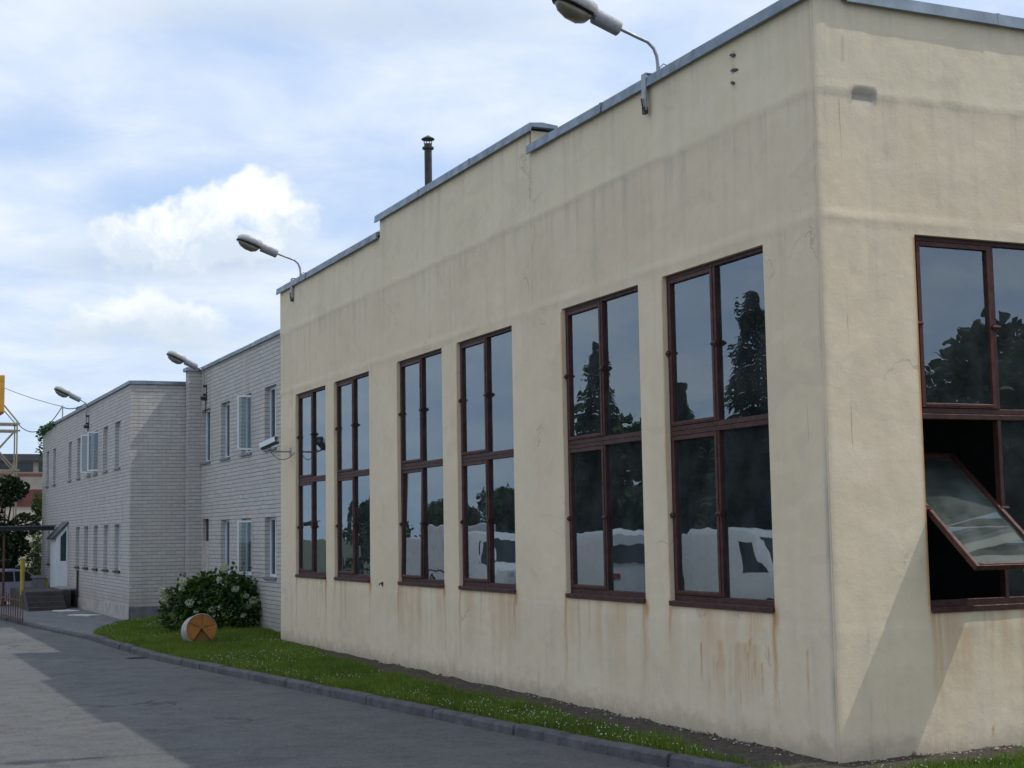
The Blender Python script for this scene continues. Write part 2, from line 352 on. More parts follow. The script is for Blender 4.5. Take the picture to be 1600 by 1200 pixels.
# ------------------------------------------------------------------ mesh builder
class MB:
    def __init__(s): s.v = []; s.f = []; s.mi = []
    def add(s, vs, fs, k=0):
        b = len(s.v); s.v += [tuple(v) for v in vs]; s.f += [tuple(b + i for i in f) for f in fs]; s.mi += [k] * len(fs)
        return s
    def box(s, x0, x1, y0, y1, z0, z1, k=0, M=None):
        vs = [Vector(p) for p in ((x0, y0, z0), (x1, y0, z0), (x1, y1, z0), (x0, y1, z0), (x0, y0, z1), (x1, y0, z1), (x1, y1, z1), (x0, y1, z1))]
        if M is not None: vs = [M @ v for v in vs]
        return s.add(vs, [(0, 3, 2, 1), (4, 5, 6, 7), (0, 1, 5, 4), (1, 2, 6, 5), (2, 3, 7, 6), (3, 0, 4, 7)], k)
    def bar(s, a, b, w, h=None, k=0):
        """square bar from a to b"""
        a = Vector(a); b = Vector(b); d = (b - a); L = d.length; d.normalize()
        h = h or w
        up = Vector((0, 0, 1)) if abs(d.z) < .9 else Vector((1, 0, 0))
        x = d.cross(up).normalized(); y = x.cross(d)
        vs = []
        for p in (a, b):
            for sx, sy in ((-1, -1), (1, -1), (1, 1), (-1, 1)): vs.append(p + x * (sx * w / 2) + y * (sy * h / 2))
        return s.add(vs, [(0, 1, 2, 3), (7, 6, 5, 4), (0, 4, 5, 1), (1, 5, 6, 2), (2, 6, 7, 3), (3, 7, 4, 0)], k)
    def tube(s, pts, r, n=8, k=0, cap=True):
        pts = [Vector(p) for p in pts]
        rs = r if isinstance(r, (list, tuple)) else [r] * len(pts)
        vs = []; fs = []; prev = None
        for i, p in enumerate(pts):
            d = (pts[min(i + 1, len(pts) - 1)] - pts[max(i - 1, 0)]).normalized()
            if prev is None:
                a = Vector((0, 0, 1)) if abs(d.z) < .9 else Vector((1, 0, 0))
                x = d.cross(a).normalized()
            else: x = (prev - d * prev.dot(d)).normalized()
            prev = x; y = d.cross(x)
            for j in range(n):
                t = 2 * math.pi * j / n; vs.append(p + (x * math.cos(t) + y * math.sin(t)) * rs[i])
        for i in range(len(pts) - 1):
            for j in range(n):
                q = (j + 1) % n; fs.append((i * n + j, i * n + q, (i + 1) * n + q, (i + 1) * n + j))
        if cap: fs += [tuple(reversed(range(n))), tuple(range((len(pts) - 1) * n, len(pts) * n))]
        return s.add(vs, fs, k)
    def loft(s, rings, k=0):
        n = len(rings[0]); vs = [p for r in rings for p in r]; fs = []
        for i in range(len(rings) - 1):
            for j in range(n):
                q = (j + 1) % n; fs.append((i * n + j, i * n + q, (i + 1) * n + q, (i + 1) * n + j))
        fs += [tuple(reversed(range(n))), tuple(range((len(rings) - 1) * n, len(rings) * n))]
        return s.add(vs, fs, k)
    def prism(s, poly, axis, a, b, k=0):
        """2D polygon extruded along axis; poly coordinates are the two other axes in xyz order"""
        def P(u, w, c): return (c, u, w) if axis == 0 else (u, c, w) if axis == 1 else (u, w, c)
        n = len(poly); vs = [P(u, w, a) for u, w in poly] + [P(u, w, b) for u, w in poly]
        fs = [tuple(range(n)), tuple(reversed(range(n, 2 * n)))] + [(i, i + n, (i + 1) % n + n, (i + 1) % n) for i in range(n)]
        return s.add(vs, fs, k)
    def sphere(s, c, r, n=10, m=6, k=0, sc=(1, 1, 1), jit=0.0):
        vs = []; fs = []
        c = Vector(c)
        for i in range(m + 1):
            th = math.pi * i / m
            for j in range(n):
                ph = 2 * math.pi * j / n; q = r * (1 + random.uniform(-jit, jit))
                vs.append(c + Vector((q * sc[0] * math.sin(th) * math.cos(ph), q * sc[1] * math.sin(th) * math.sin(ph), q * sc[2] * math.cos(th))))
        for i in range(m):
            for j in range(n):
                p = (j + 1) % n; fs.append((i * n + j, (i + 1) * n + j, (i + 1) * n + p, i * n + p))
        return s.add(vs, fs, k)
    def mesh(s, name, mats, smooth=False, bevel=0.0, fix=True):
        me = bpy.data.meshes.new(name); me.from_pydata(s.v, [], s.f)
        for m in (mats if isinstance(mats, (list, tuple)) else [mats]): me.materials.append(m)
        me.polygons.foreach_set('material_index', s.mi)
        if fix or bevel:
            bm = bmesh.new(); bm.from_mesh(me)
            if fix:
                bmesh.ops.remove_doubles(bm, verts=bm.verts, dist=1e-6)
                bmesh.ops.recalc_face_normals(bm, faces=bm.faces)
            if bevel: bmesh.ops.bevel(bm, geom=[e for e in bm.edges if e.is_manifold and e.calc_face_angle(0) > 0.6], offset=bevel, segments=1, affect='EDGES', clamp_overlap=True)
            bm.to_mesh(me); bm.free()
        if smooth:
            me.polygons.foreach_set('use_smooth', [True] * len(me.polygons))
            if smooth is not True: me.set_sharp_from_angle(angle=R(smooth))
        me.update()
        return me
    def build(s, name, mats, parent=None, smooth=False, bevel=0.0, fix=True, loc=None):
        return link(name, s.mesh(name, mats, smooth, bevel, fix), parent, loc)
def link(name, me, parent=None, loc=None):
    o = bpy.data.objects.new(name, me); COL.objects.link(o)
    if parent is not None: o.parent = parent
    if loc is not None: o.location = loc
    return o
def tag(o, label=None, cat=None, group=None, kind=None):
    if label: o['label'] = label
    if cat: o['category'] = cat
    if group: o['group'] = group
    if kind: o['kind'] = kind
    return o
def thing(name, label, cat, loc=(0, 0, 0), rz=0.0, group=None):
    o = bpy.data.objects.new(name, None); COL.objects.link(o); o.location = loc; o.rotation_euler = (0, 0, rz)
    return tag(o, label, cat, group)
def copy_tree(o, parent=None):
    c = o.copy(); COL.objects.link(c)
    if parent is not None: c.parent = parent; c.matrix_parent_inverse = o.matrix_parent_inverse
    for ch in [q for q in bpy.data.objects if q.parent == o]: copy_tree(ch, c)
    return c

# smooth value noise for geometry and stains
def vnoise(x, y, seed=0):
    g = np.random.default_rng(seed).random((257, 257))
    xi = np.floor(x).astype(int); yi = np.floor(y).astype(int); fx = x - xi; fy = y - yi
    fx = fx * fx * (3 - 2 * fx); fy = fy * fy * (3 - 2 * fy)
    a = g[xi % 257, yi % 257]; b = g[(xi + 1) % 257, yi % 257]; c = g[xi % 257, (yi + 1) % 257]; d = g[(xi + 1) % 257, (yi + 1) % 257]
    return (a * (1 - fx) + b * fx) * (1 - fy) + (c * (1 - fx) + d * fx) * fy
def fbm(x, y, seed=0, o=4):
    s = 0; a = 0.5; t = 0
    for i in range(o): s = s + a * vnoise(x * 2 ** i, y * 2 ** i, seed + i); t += a; a *= 0.5
    return s / t

def wall(name, material, parent, axis, const, u0, u1, z0, z1, openings=(), depth=0.3, reveal=None, du=None, dz=None, disp=None, stain=None, top=None):
    """a wall skin facing -axis with real openings, reveals and an inner skin; du/dz tessellate the outer skin"""
    us = set([u0, u1]); zs = set([z0, z1])
    for a, b, c, d in openings: us |= {a, b}; zs |= {c, d}
    extra = top[1] if top else []
    for e in extra: us.add(e)
    def fill(s, d):
        s = sorted(s); out = []
        for a, b in zip(s[:-1], s[1:]):
            n = max(1, int(math.ceil((b - a) / d))) if d else 1
            out += [a + (b - a) * i / n for i in range(n)]
        return np.array(out + [s[-1]])
    U = fill(us, du); Z = fill(zs, dz); nu, nz = len(U), len(Z)
    UU, ZZ = np.meshgrid(U, Z, indexing='ij')
    zz = ZZ.copy()
    off = np.zeros_like(UU)
    if top:      # stepped top edge: lift the last row only
        pass
    if disp is not None: off = disp(UU, ZZ)
    def P(u, z, w):     # w = distance inwards
        return np.stack([const + w, u, z], -1) if axis == 0 else np.stack([u, const + w, z], -1)
    V = P(UU, zz, -off).reshape(-1, 3)
    uc = (U[:-1] + U[1:]) / 2; zc = (Z[:-1] + Z[1:]) / 2
    UC, ZC = np.meshgrid(uc, zc, indexing='ij')
    keep = np.ones_like(UC, bool)
    for a, b, c, d in openings: keep &= ~((UC > a) & (UC < b) & (ZC > c) & (ZC < d))
    if top: keep &= ~(ZC > top[0](UC))
    I, J = np.nonzero(keep); idx = I * nz + J
    q = np.stack([idx, idx + nz, idx + nz + 1, idx + 1], -1)
    if axis == 0: q = q[:, ::-1]
    faces = q.tolist(); verts = V.tolist(); nfront = len(faces)
    rv = reveal or depth
    for a, b, c, d in openings:
        base = len(verts)
        for w in (0.0, depth):
            for u, z in ((a, c), (b, c), (b, d), (a, d)):
                verts.append(P(np.array(u), np.array(z), np.array(w)).tolist())
        for i in range(4): faces.append([base + i, base + (i + 1) % 4, base + 4 + (i + 1) % 4, base + 4 + i])
    # inner skin, coarse
    Ub = sorted(us); Zb = sorted(zs); base = len(verts)
    for u in Ub:
        for z in Zb: verts.append(P(np.array(u), np.array(z), np.array(depth)).tolist())
    for i in range(len(Ub) - 1):
        for j in range(len(Zb) - 1):
            a, c = (Ub[i] + Ub[i + 1]) / 2, (Zb[j] + Zb[j + 1]) / 2
            if any(p < a < q_ and r < c < s_ for p, q_, r, s_ in openings): continue
            if top and c > top[0](np.array(a)): continue
            k = base + i * len(Zb) + j
            faces.append([k, k + 1, k + 1 + len(Zb), k + len(Zb)])
    me = bpy.data.meshes.new(name); me.from_pydata(verts, [], faces); me.materials.append(material)
    sm = [True] * nfront + [False] * (len(faces) - nfront); me.polygons.foreach_set('use_smooth', sm)
    if stain is not None:
        at = me.color_attributes.new('stain', 'FLOAT_COLOR', 'POINT')
        c = np.zeros((len(verts), 4)); c[:, 3] = 1
        c[:UU.size, :3] = stain(UU, ZZ).reshape(-1, 3)
        at.data.foreach_set('color', c.ravel())
    me.update()
    return link(name, me, parent)

# ------------------------------------------------------------------ kerb line (road side of the kerb)
KERB = [(-0.2, -3.4), (-0.55, -1.5), (-0.78, 0.0), (-1.02, 1.5), (-1.33, 4.0), (-1.75, 7.4), (-2.15, 10.85), (-2.68, 15.3), (-2.97, 18.0), (-3.10, 21.5), (-3.17, 24.5), (-3.42, 27.0), (-3.78, 30.8), (-4.13, 35.3), (-4.5, 42.0), (-5.2, 60.0)]
ky = np.array([k[1] for k in KERB]); kx = np.array([k[0] for k in KERB])
def kerbx(y): return np.interp(y, ky, kx)
def gslope(y): return -0.032 * np.clip(np.asarray(y, float) - 42, 0, 20)

# ------------------------------------------------------------------ ground, road, pavement, lawn
def sheet(name, xs, ys, zf, material, attrs=None):
    X, Y = np.meshgrid(xs, ys, indexing='ij'); Z = zf(X, Y)
    n, m = X.shape
    I, J = np.meshgrid(np.arange(n - 1), np.arange(m - 1), indexing='ij'); b = (I * m + J).ravel()
    f = np.stack([b, b + m, b + m + 1, b + 1], -1)
    me = bpy.data.meshes.new(name); me.from_pydata(np.stack([X, Y, Z], -1).reshape(-1, 3).tolist(), [], f.tolist()); me.materials.append(material)
    return tag(link(name, me), kind='structure')
EARTH = simple('yard_earth', (0.09, 0.10, 0.05), 0.95, 0, 0.4, 0.6, 0.3, 20)
sheet('ground', np.linspace(-400, 400, 9), np.array([-400, -100, 0, 42, 52, 62, 200, 800.]), lambda X, Y: -0.20 + gslope(Y), EARTH)
sheet('road', np.array([-17, -10, -5, 0, 14.]), np.array([-60, -20, 0, 20, 42, 52, 62, 90.]), lambda X, Y: -0.17 + gslope(Y), ASPH)
# kerb of separate concrete blocks
kb = MB()
def kerb_run(y0, y1, ztop, step=0.98):
    y = y0
    while y < y1:
        ye = min(y + step * random.uniform(.96, 1.04), y1); g = 0.008
        j = random.uniform(-.012, .012); jz = random.uniform(-.008, .008); e = random.uniform(-.006, .006)
        a = y + g; b = ye - g
        def P(yy, w, z):
            return (float(kerbx(yy)) + w + j + (e if yy == a else -e), yy, z + jz)
        prof = [(0.0, -0.30), (0.012, ztop - 0.03), (0.035, ztop), (0.145, ztop + .004), (0.15, -0.30)]
        r0 = [P(a, w, z + float(gslope(a))) for w, z in prof]; r1 = [P(b, w, z + float(gslope(b))) for w, z in prof]
        kb.loft([r0, r1])
        y = ye
kerb_run(-3.4, 24.6, -0.045); kerb_run(24.6, 58, -0.085)
tag(kb.build('kerb', KERBM, bevel=0.006), kind='structure')
# pavement in front of the wing
pv = MB(); ys = np.arange(24.9, 60.01, 0.5)
vs = []; fs = []
for y in ys:
    xe = np.interp(y, [24.9, 25.4, 27.3, 29.3, 29.95, 60], [-2.95, -2.9, -2.4, -1.68, -1.0, -1.0])
    vs += [(float(kerbx(y)) + .13, y, -0.085 + float(gslope(y))), (xe, y, -0.07 + float(gslope(y)))]
for i in range(len(ys) - 1): fs.append((2 * i, 2 * i + 1, 2 * i + 3, 2 * i + 2))
pv.add(vs, fs); tag(pv.build('pavement', PAVE), kind='structure')

def lawn_outer(y): return np.where(y < 24.7, kerbx(y) + 0.14, np.interp(y, [24.7, 25.4, 27.3, 29.3, 29.95], [-3.02, -2.92, -2.42, -1.7, -1.25]))
def lawn_inner(y): return np.where(y < 0.02, 12.0, np.where(y < 19.4, 0.04, np.where(y < 29.5, 0.60, 0.3)))
def lawn_z(x, y):
    o = lawn_outer(y); i = np.where(y < 0.02, 1.0, np.where(y < 19.4, 0.0, 0.55))
    t = np.clip((x - o) / (i - o), 0, 1)
    return -0.055 + 0.05 * t + 0.05 * np.sin(t * math.pi) * .5 + (fbm(x * 2.2, y * 2.2, 3) - .5) * 0.06 * np.clip(t * 6, 0, 1)
def soil_f(x, y):
    d = np.where(y > 0, np.where(y < 19.3, -x, 9.0), np.where(x > -0.1, -y, np.hypot(x, y)))
    w = np.where(y < 0, 0.55, 0.46 + 0.30 * fbm(y * .5, x * 0 + 3, 21) + 0.06 * np.clip(6 - y, 0, 6) / 6)
    w = w - 0.36 * np.clip((y - 11.5) / 5, 0, 1)
    d = d + (fbm(x * 4, y * 4, 9) - .5) * 0.3
    return np.clip((w - d) / 0.14 * .5 + .5, 0, 1)
lys = np.concatenate([np.arange(-3.3, 0.0, .1), [0.019, 0.021], np.arange(.1, 19.39, .1), [19.399, 19.401], np.arange(19.5, 29.49, .15), [29.499, 29.501, 29.7, 29.9]])
nx = 46; vs = []; at = []
for y in lys:
    t = np.linspace(0, 1, nx); o = float(lawn_outer(np.array(y))); i = float(lawn_inner(np.array(y)))
    if y < .02: t = t ** 2.2
    x = o + (i - o) * t; yy = np.full(nx, y)
    z = lawn_z(x, yy); s = soil_f(x, yy)
    vs += np.stack([x, yy, z], -1).tolist(); at += s.tolist()
n = len(lys); fs = [(i * nx + j, i * nx + j + 1, (i + 1) * nx + j + 1, (i + 1) * nx + j) for i in range(n - 1) for j in range(nx - 1)]
me = bpy.data.meshes.new('lawn'); me.from_pydata(vs, [], fs); me.materials.append(lawn_mat())
a_ = me.attributes.new('soil', 'FLOAT', 'POINT'); a_.data.foreach_set('value', at)
me.polygons.foreach_set('use_smooth', [True] * len(me.polygons))
tag(link('lawn', me), kind='structure')

def tri_cloud(name, V, tint, material, per=3):
    """V: (n, per, 3) separate little faces with one tint each"""
    nF = len(V); me = bpy.data.meshes.new(name)
    me.vertices.add(nF * per); me.vertices.foreach_set('co', V.reshape(-1).astype(np.float32))
    me.loops.add(nF * per); me.loops.foreach_set('vertex_index', np.arange(nF * per, dtype=np.int32))
    me.polygons.add(nF); me.polygons.foreach_set('loop_start', np.arange(0, nF * per, per, dtype=np.int32))
    me.update(calc_edges=True)
    a = me.attributes.new('tint', 'FLOAT', 'FACE'); a.data.foreach_set('value', tint.astype(np.float32))
    me.materials.append(material)
    return me
# grass blades
GRASS = tinted('grass_blades', (0.050, 0.105, 0.011), (0.205, 0.285, 0.038), 0.7, 0.3)
N = 330000
gy = rng.uniform(-1.6, 29.7, N); o = lawn_outer(gy); i = np.where(gy < .02, 4.0, lawn_inner(gy)); gx = o + (i - o) * rng.random(N)
wgt = (i - o) / 4.2 * np.clip(1.25 - gy / 40, .5, 1.3)
sf = soil_f(gx, gy)
k = (rng.random(N) < wgt) & (sf + rng.normal(0, .16, N) < .45) & (fbm(gx * 3, gy * 3, 44) > .22)
gx = gx[k]; gy = gy[k]; gz = lawn_z(gx, gy); n = len(gx)
patch = fbm(gx * 1.1, gy * 1.1, 31)
hgt = (0.035 + 0.05 * rng.random(n)) * (0.55 + 0.9 * patch); hgt *= np.where(rng.random(n) < .03, 1.7, 1)
edge = np.clip((gx - lawn_outer(gy)) / .25, 0, 1); hgt *= np.where(gy < 24, 1.25 - .25 * edge, 1)
an = rng.uniform(0, 2 * np.pi, n); wd = 0.0028 + 0.004 * rng.random(n); le = rng.normal(0, .5, n) * hgt; la = rng.uniform(0, 2 * np.pi, n)
p = np.stack([gx, gy, gz - .004], -1); dv = np.stack([np.cos(an) * wd, np.sin(an) * wd, np.zeros(n)], -1)
hgt = hgt * np.where(fbm(gx * 2.6, gy * 2.6, 90) > .62, 1.5, 1.0)
V = np.stack([p - dv, p + dv, p + np.stack([np.cos(la) * le, np.sin(la) * le, hgt], -1)], 1)
tint = np.clip(rng.normal(.45, .22, n) + (patch - .5) * .9, 0, 1)
go = link('grass', tri_cloud('grass', V, tint, GRASS)); tag(go, 'short green grass growing on the verge along the cream building', 'grass', kind='stuff')
# white clover heads in the grass
n = 3600
gy = rng.uniform(-1, 29, n); o = lawn_outer(gy); i = np.where(gy < .02, 2.0, lawn_inner(gy)); gx = o + (i - o) * rng.random(n)
k = (soil_f(gx, gy) < .3) & (fbm(gx * .9, gy * .9, 71) + .10 * (gy < 16) > .55)
gx, gy = gx[k], gy[k]; gz = lawn_z(gx, gy) + rng.uniform(.03, .085, k.sum()); n = len(gx); r = rng.uniform(.005, .011, n)
c = np.stack([gx, gy, gz], -1); ax = [np.eye(3)[q] for q in range(3)]
T = []
for sx in (1, -1):
    for sy in (1, -1):
        for sz in (1, -1): T.append(np.stack([c + (ax[0] * sx)[None] * r[:, None], c + (ax[1] * sy)[None] * r[:, None], c + (ax[2] * sz)[None] * r[:, None]], 1))
T = np.concatenate(T)
CLOV = tinted('clover_heads', (0.42, 0.44, 0.36), (0.72, 0.72, 0.66), 0.8, 0.1)
tag(link('clover_flower', tri_cloud('clover_flower', T, rng.random(len(T)), CLOV)), 'tiny white clover heads scattered in the grass verge', 'flowers', kind='stuff')
# rubble and paint crumbs along the foot of the wall
RUB = tinted('rubble', (0.06, 0.048, 0.04), (0.40, 0.36, 0.31), 0.95, 0.0)
T = []; tt = []
for q in range(560):
    if random.random() < .62: y = random.triangular(0.05, 14, 0.5); x = -abs(random.gauss(0.03, .13)) - .015
    else: x = random.uniform(0.02, 3.4); y = -abs(random.gauss(.05, .13)) - .015
    z = float(lawn_z(np.array(x), np.array(y))); s = random.uniform(.006, .022) * (1.7 if random.random() < .08 else 1)
    cc = np.array((x, y, z + s * .3)); pts = [cc + s * np.array(v) * rng.uniform(.6, 1.3, 3) for v in ((1, 0, 0), (0, 1, 0), (-1, 0, 0), (0, -1, 0), (0, 0, .8))]
    tv = random.random() ** 1.6
    for a, b in ((0, 1), (1, 2), (2, 3), (3, 0)): T.append([pts[a], pts[b], pts[4]]); tt.append(tv)
tag(link('rubble', tri_cloud('rubble', np.array(T), np.array(tt), RUB)), 'crumbs of paint and stone along the foot of the cream walls', 'rubble', kind='stuff')

# ------------------------------------------------------------------ cream industrial hall
hall = thing('industrial_hall', 'cream plastered industrial hall with tall brown framed windows and stained walls', 'building')
WW = 2.06
WL = [(0.95, 3.05), (3.60, 5.67), (7.27, 9.31), (9.91, 12.05), (13.49, 15.55), (16.13, 18.15)]
WL = [((a + b) / 2 - WW / 2, (a + b) / 2 + WW / 2) for a, b in WL]
WR = [(1.15, 1.15 + WW), (3.80, 3.80 + WW), (7.45, 7.45 + WW)]
Z0, Z1 = 1.38, 5.08
HY = 19.32; RS0, RS1 = 6.53, 12.82       # raised part of the parapet
def top_l(u): return np.where((u > RS0) & (u < RS1), 7.70, 7.40)
rustspots = []
rs_ = random.Random(3)
for a, b in WL + WR: pass
def make_stain(wins, seed, right):
    rr = random.Random(seed)
    spots = []
    for a, b in wins:
        for e in (a, b): spots.append((e + rr.uniform(-.03, .05), rr.uniform(.018, .04), 1.40, rr.uniform(.6, 1.25), rr.uniform(.5, .85)))
        for q in range(rr.randint(5, 9)): spots.append((rr.uniform(a, b), rr.uniform(.010, .032), 1.36, rr.uniform(.35, 1.3), rr.uniform(.2, .5)))
    if not right:
        for q in range(26): spots.append((rr.gauss(1.75, .42), rr.uniform(.006, .018), rr.uniform(.75, 1.05), rr.uniform(.3, .65), rr.uniform(.35, .75)))
        spots.append((12.84, .012, 1.33, .4, .5))
        for y, z in ((1.39, 7.2), (3.2, 7.1), (18.28, 7.15)): spots.append((y, .02, z, .35, .25))
    else:
        spots += [(1.55, .10, 1.2, .9, .35), (2.3, .05, 1.2, .7, .25), (2.12, .01, .62, .1, .8), (1.86, .012, .2, .1, .9), (2.12, .008, .5, .12, .7), (.35, .012, .2, .13, .5)]
    for a, b in wins[:4]:
        for q in range(5): spots.append((rr.uniform(a, b), rr.uniform(.06, .20), 1.34, rr.uniform(.7, 1.25), rr.uniform(.18, .36)))
    if not right:
        for q in range(7): spots.append((rr.gauss(1.75, .45), rr.uniform(.06, .16), 1.0, rr.uniform(.6, .9), rr.uniform(.2, .38)))
    def f(u, z):
        rust = np.zeros_like(u)
        for c, w, zt, L, s in spots:
            g = np.exp(-((u - c + .01 * np.sin(z * 9 + c * 7)) / w) ** 2) * (z < zt) * np.clip(1 - (zt - z) / L, 0, 1) ** .7
            rust = np.maximum(rust, g * s)
        for a, b in wins:    # rust runs beside the frame's edge
            e = b if not right else a
            sgn = 1 if not right else -1
            d = (u - e) * sgn
            rust = np.maximum(rust, ((d > -.02) & (d < .06)) * np.exp(-np.clip(d, 0, 1) / .018) * ((z > Z0) & (z < Z1)) * (.55 + .8 * fbm(u * 0 + e * 3, z * 1.1, 12)))
            rust = np.maximum(rust, np.exp(-((u - (a if not right else b) - .0) / .06) ** 2 - ((z - 1.27) / .13) ** 2) * .75)
        n1 = fbm(u * .9, z * .9, seed + 5); n2 = fbm(u * 1.6, z * .25, seed + 9)
        # rain grime hangs down from the seams
        grime = .62 * np.exp(-np.clip(6.43 - z, 0, 9) / .75) * (z < 6.43) * (.35 + 1.1 * n2)
        grime = np.maximum(grime, .55 * np.exp(-np.clip(7.35 - z, 0, 9) / .45) * (z > 6.43) * (.1 + 1.2 * n2))
        grime = np.maximum(grime, .45 * np.exp(-np.clip(5.15 - z, 0, 9) / .9) * (z < 5.15) * n1)
        grime = np.maximum(grime, .35 * np.exp(-np.clip(z, 0, 9) / .35) * (.3 + n1))
        grime = np.maximum(grime, .3 * n1 * (z < 1.3))
        wob = .035 * (fbm(u * 1.1, z * 0, seed + 2) - .5)
        line = np.zeros_like(u)
        for zs, k, wd in ((6.44, .30, .022), (5.19, .38, .012), (1.215, .42, .008)):
            kk = k * np.clip(2.6 * fbm(u * .8, z * 0 + zs, seed + 3) - .75, 0, 1.4)
            line = np.maximum(line, kk * np.exp(-((z - zs - wob) / wd) ** 2))
        if not right:
            line = np.maximum(line, .5 * np.exp(-((u - 6.55 - .02 * np.sin(z * 5)) / .012) ** 2) * ((z > 5.3) | (z < .35)) * fbm(u * 0, z * 2, 8) * 1.6)
            for y, z_ in ((1.39, 7.21), (1.39, 7.05)): line = np.maximum(line, .9 * np.exp(-((u - y) / .035) ** 2 - ((z - z_) / .02) ** 2))  # dark spots painted for the shade inside the small holes
            line = np.maximum(line, .8 * np.exp(-((u - .03) / .035) ** 2) * fbm(u * 0, z * 1.4, 88) ** 2 * 2)
        else:
            line = np.maximum(line, .35 * np.exp(-((u - .38 - .01 * np.sin(z * 6)) / .008) ** 2) * (z < 1.2))
            hx, hz_ = (u - .59) / .145, (z - 6.43) / .07
            line = np.maximum(line, .75 * np.clip(1.3 - np.maximum(np.abs(hx), np.abs(hz_ + .3 * (fbm(u * 12, z * 6, 6) - .5))) , 0, .3) / .3)
            line = np.maximum(line, .4 * np.exp(-((u - .35) / .006) ** 2) * ((z > 6.75) & (z < 7.0)))
        return np.stack([np.clip(rust, 0, 1), np.clip(grime, 0, 1), np.clip(line, 0, .9)], -1)
    return f
def make_disp(seed, right):
    def f(u, z):
        d = (fbm(u * 1.3, z * 1.3, seed) - .5) * .022 + (fbm(u * 7, z * 7, seed + 1) - .5) * .006
        wob = .06 * (fbm(u * .9, z * 0, seed + 2) - .5)
        d = d + .007 / (1 + np.exp(-(z - 6.45 - wob) / .012))
        d = d + .009 * np.exp(-((z - 6.47 - wob) / .05) ** 2) * fbm(u * 1.7, z * 0, seed + 6)
        d = d + .013 * np.exp(-((z - 5.2 - wob * .6) / .035) ** 2) * fbm(u * 1.5, z * 0, seed + 4) * 1.6
        d = d + .006 / (1 + np.exp((z - 1.22 - wob * .4) / .008))
        if right:      # chipped hole in the render showing the block behind
            nx_, nz_ = (u - .59) / .125, (z - 6.43 - .03 * (u - .6)) / .06
            d = d - .05 * ((np.abs(nx_ + .25 * (fbm(u * 14, z * 14, 5) - .5)) < 1) & (np.abs(nz_ + .5 * (fbm(u * 16, z * 9, 6) - .5)) < .8))
        else:
            d = d + .012 * ((np.abs(u - 1.39) < .07) & (np.abs(z - 6.95) < .05))
        # the arris is worn round
        e = np.clip(1 - np.abs(u) / .06, 0, 1) * (1 - .0)
        d = d * (1 - np.clip(1 - np.abs(u) / .12, 0, 1)) - .014 * e * e * (.6 + .8 * fbm(u * 0, z * 1.8, 17))
        for a, b in (WR if right else WL):     # keep the edge of the openings true
            m = np.minimum(np.clip(np.minimum(u - a, b - u) / .05 + 1, 0, 1), np.clip(np.minimum(z - Z0, Z1 - z) / .05 + 1, 0, 1))
            d = d * (1 - m)
        return d
    return f
opL = [(a, b, Z0, Z1) for a, b in WL]; opR = [(a, b, Z0, Z1) for a, b in WR]
wall('facade_wall', PL, hall, 0, 0.0, 0.0, HY, -0.45, 7.70, opL, depth=0.3, du=0.032, dz=0.045, disp=make_disp(101, False), stain=make_stain(WL, 5, False), top=(top_l, [RS0, RS1]))
wall('facade_wall', PL, hall, 1, 0.0, 0.0, 12.0, -0.45, 7.40, opR, depth=0.3, du=0.032, dz=0.045, disp=make_disp(202, True), stain=make_stain(WR, 6, True))
m = MB()
m.box(0.02, 12.0, HY - .3, HY, -.45, 7.39); m.box(11.7, 12.0, .3, HY - .3, -.45, 7.39)
m.box(0.004, 0.296, HY - .001, HY + .02, -.45, 7.39)
o = m.build('side_wall', PL, hall)
# cheeks of the raised parapet and tops
MB().box(0.003, .297, RS0 - .02, RS0 + .004, 7.38, 7.69).build('parapet_cheek', PL, hall); MB().box(.003, .297, RS1 - .004, RS1 + .02, 7.38, 7.69).build('parapet_cheek', PL, hall)
m = MB(); m.box(.3, 11.7, .3, HY - .3, 6.75, 6.95); roof = m.build('roof', ROOFM, hall)
def coping_run(mb, axis, segs):
    """folded zinc sheets, lapped at the joints"""
    for i, (a, b, z) in enumerate(segs):
        n = max(1, round((b - a) / 1.9)); L = (b - a) / n
        for q in range(n):
            p0, p1 = a + q * L, a + (q + 1) * L; jz = random.uniform(-.004, .004); jo = random.uniform(-.006, .006)
            lap = .012 if q < n - 1 else 0
            prof = [(-.075 + jo, z - .045), (-.062 + jo, z + .075 + jz), (.13, z + .095 + jz), (.37, z + .07 + jz), (.375, z - .03), (.36, z - .03), (.352, z + .02), (-.03, z + .02), (-.045, z - .045)]
            def P(w, zz, c): return (w, c, zz) if axis == 0 else (c, w, zz)
            mb.loft([[P(w, zz, p0 + .002) for w, zz in prof], [P(w, zz, p1 - .002) for w, zz in prof]])
            # standing lap seam
            pr2 = [(w * 1.0 + (-.006 if w < 0 else .006), zz + (.006 if zz > z else -.002)) for w, zz in prof[:4]] + [(.36, z + .0), (-.05, z + .0)]
            if q: mb.loft([[P(w, zz, p0 - .02) for w, zz in pr2], [P(w, zz, p0 + .022) for w, zz in pr2]])
m = MB(); coping_run(m, 0, [(-.08, RS0, 7.40), (RS0 - .12, RS1 + .12, 7.70), (RS1 + .02, HY + .12, 7.40)]); m.build('coping', COPE, hall)
m = MB(); coping_run(m, 1, [(.38, 12.05, 7.40)]); m.build('coping', COPE, hall)
# interior: floor, partition, columns
m = MB(); m.box(.3, 11.7, .3, HY - .3, -.1, .1); m.build('floor', FLOORM, hall)
m = MB(); m.box(6.0, 6.2, .31, HY - .31, .1, 6.75); m.build('partition', INNER, hall)
m = MB(); m.box(.31, 5.99, .301, HY - .301, 6.55, 6.74); m.build('ceiling', INNER, hall)
for y in (6.2, 12.6): MB().box(3.6, 3.95, y, y + .35, .1, 6.55).build('column', INNER, hall)

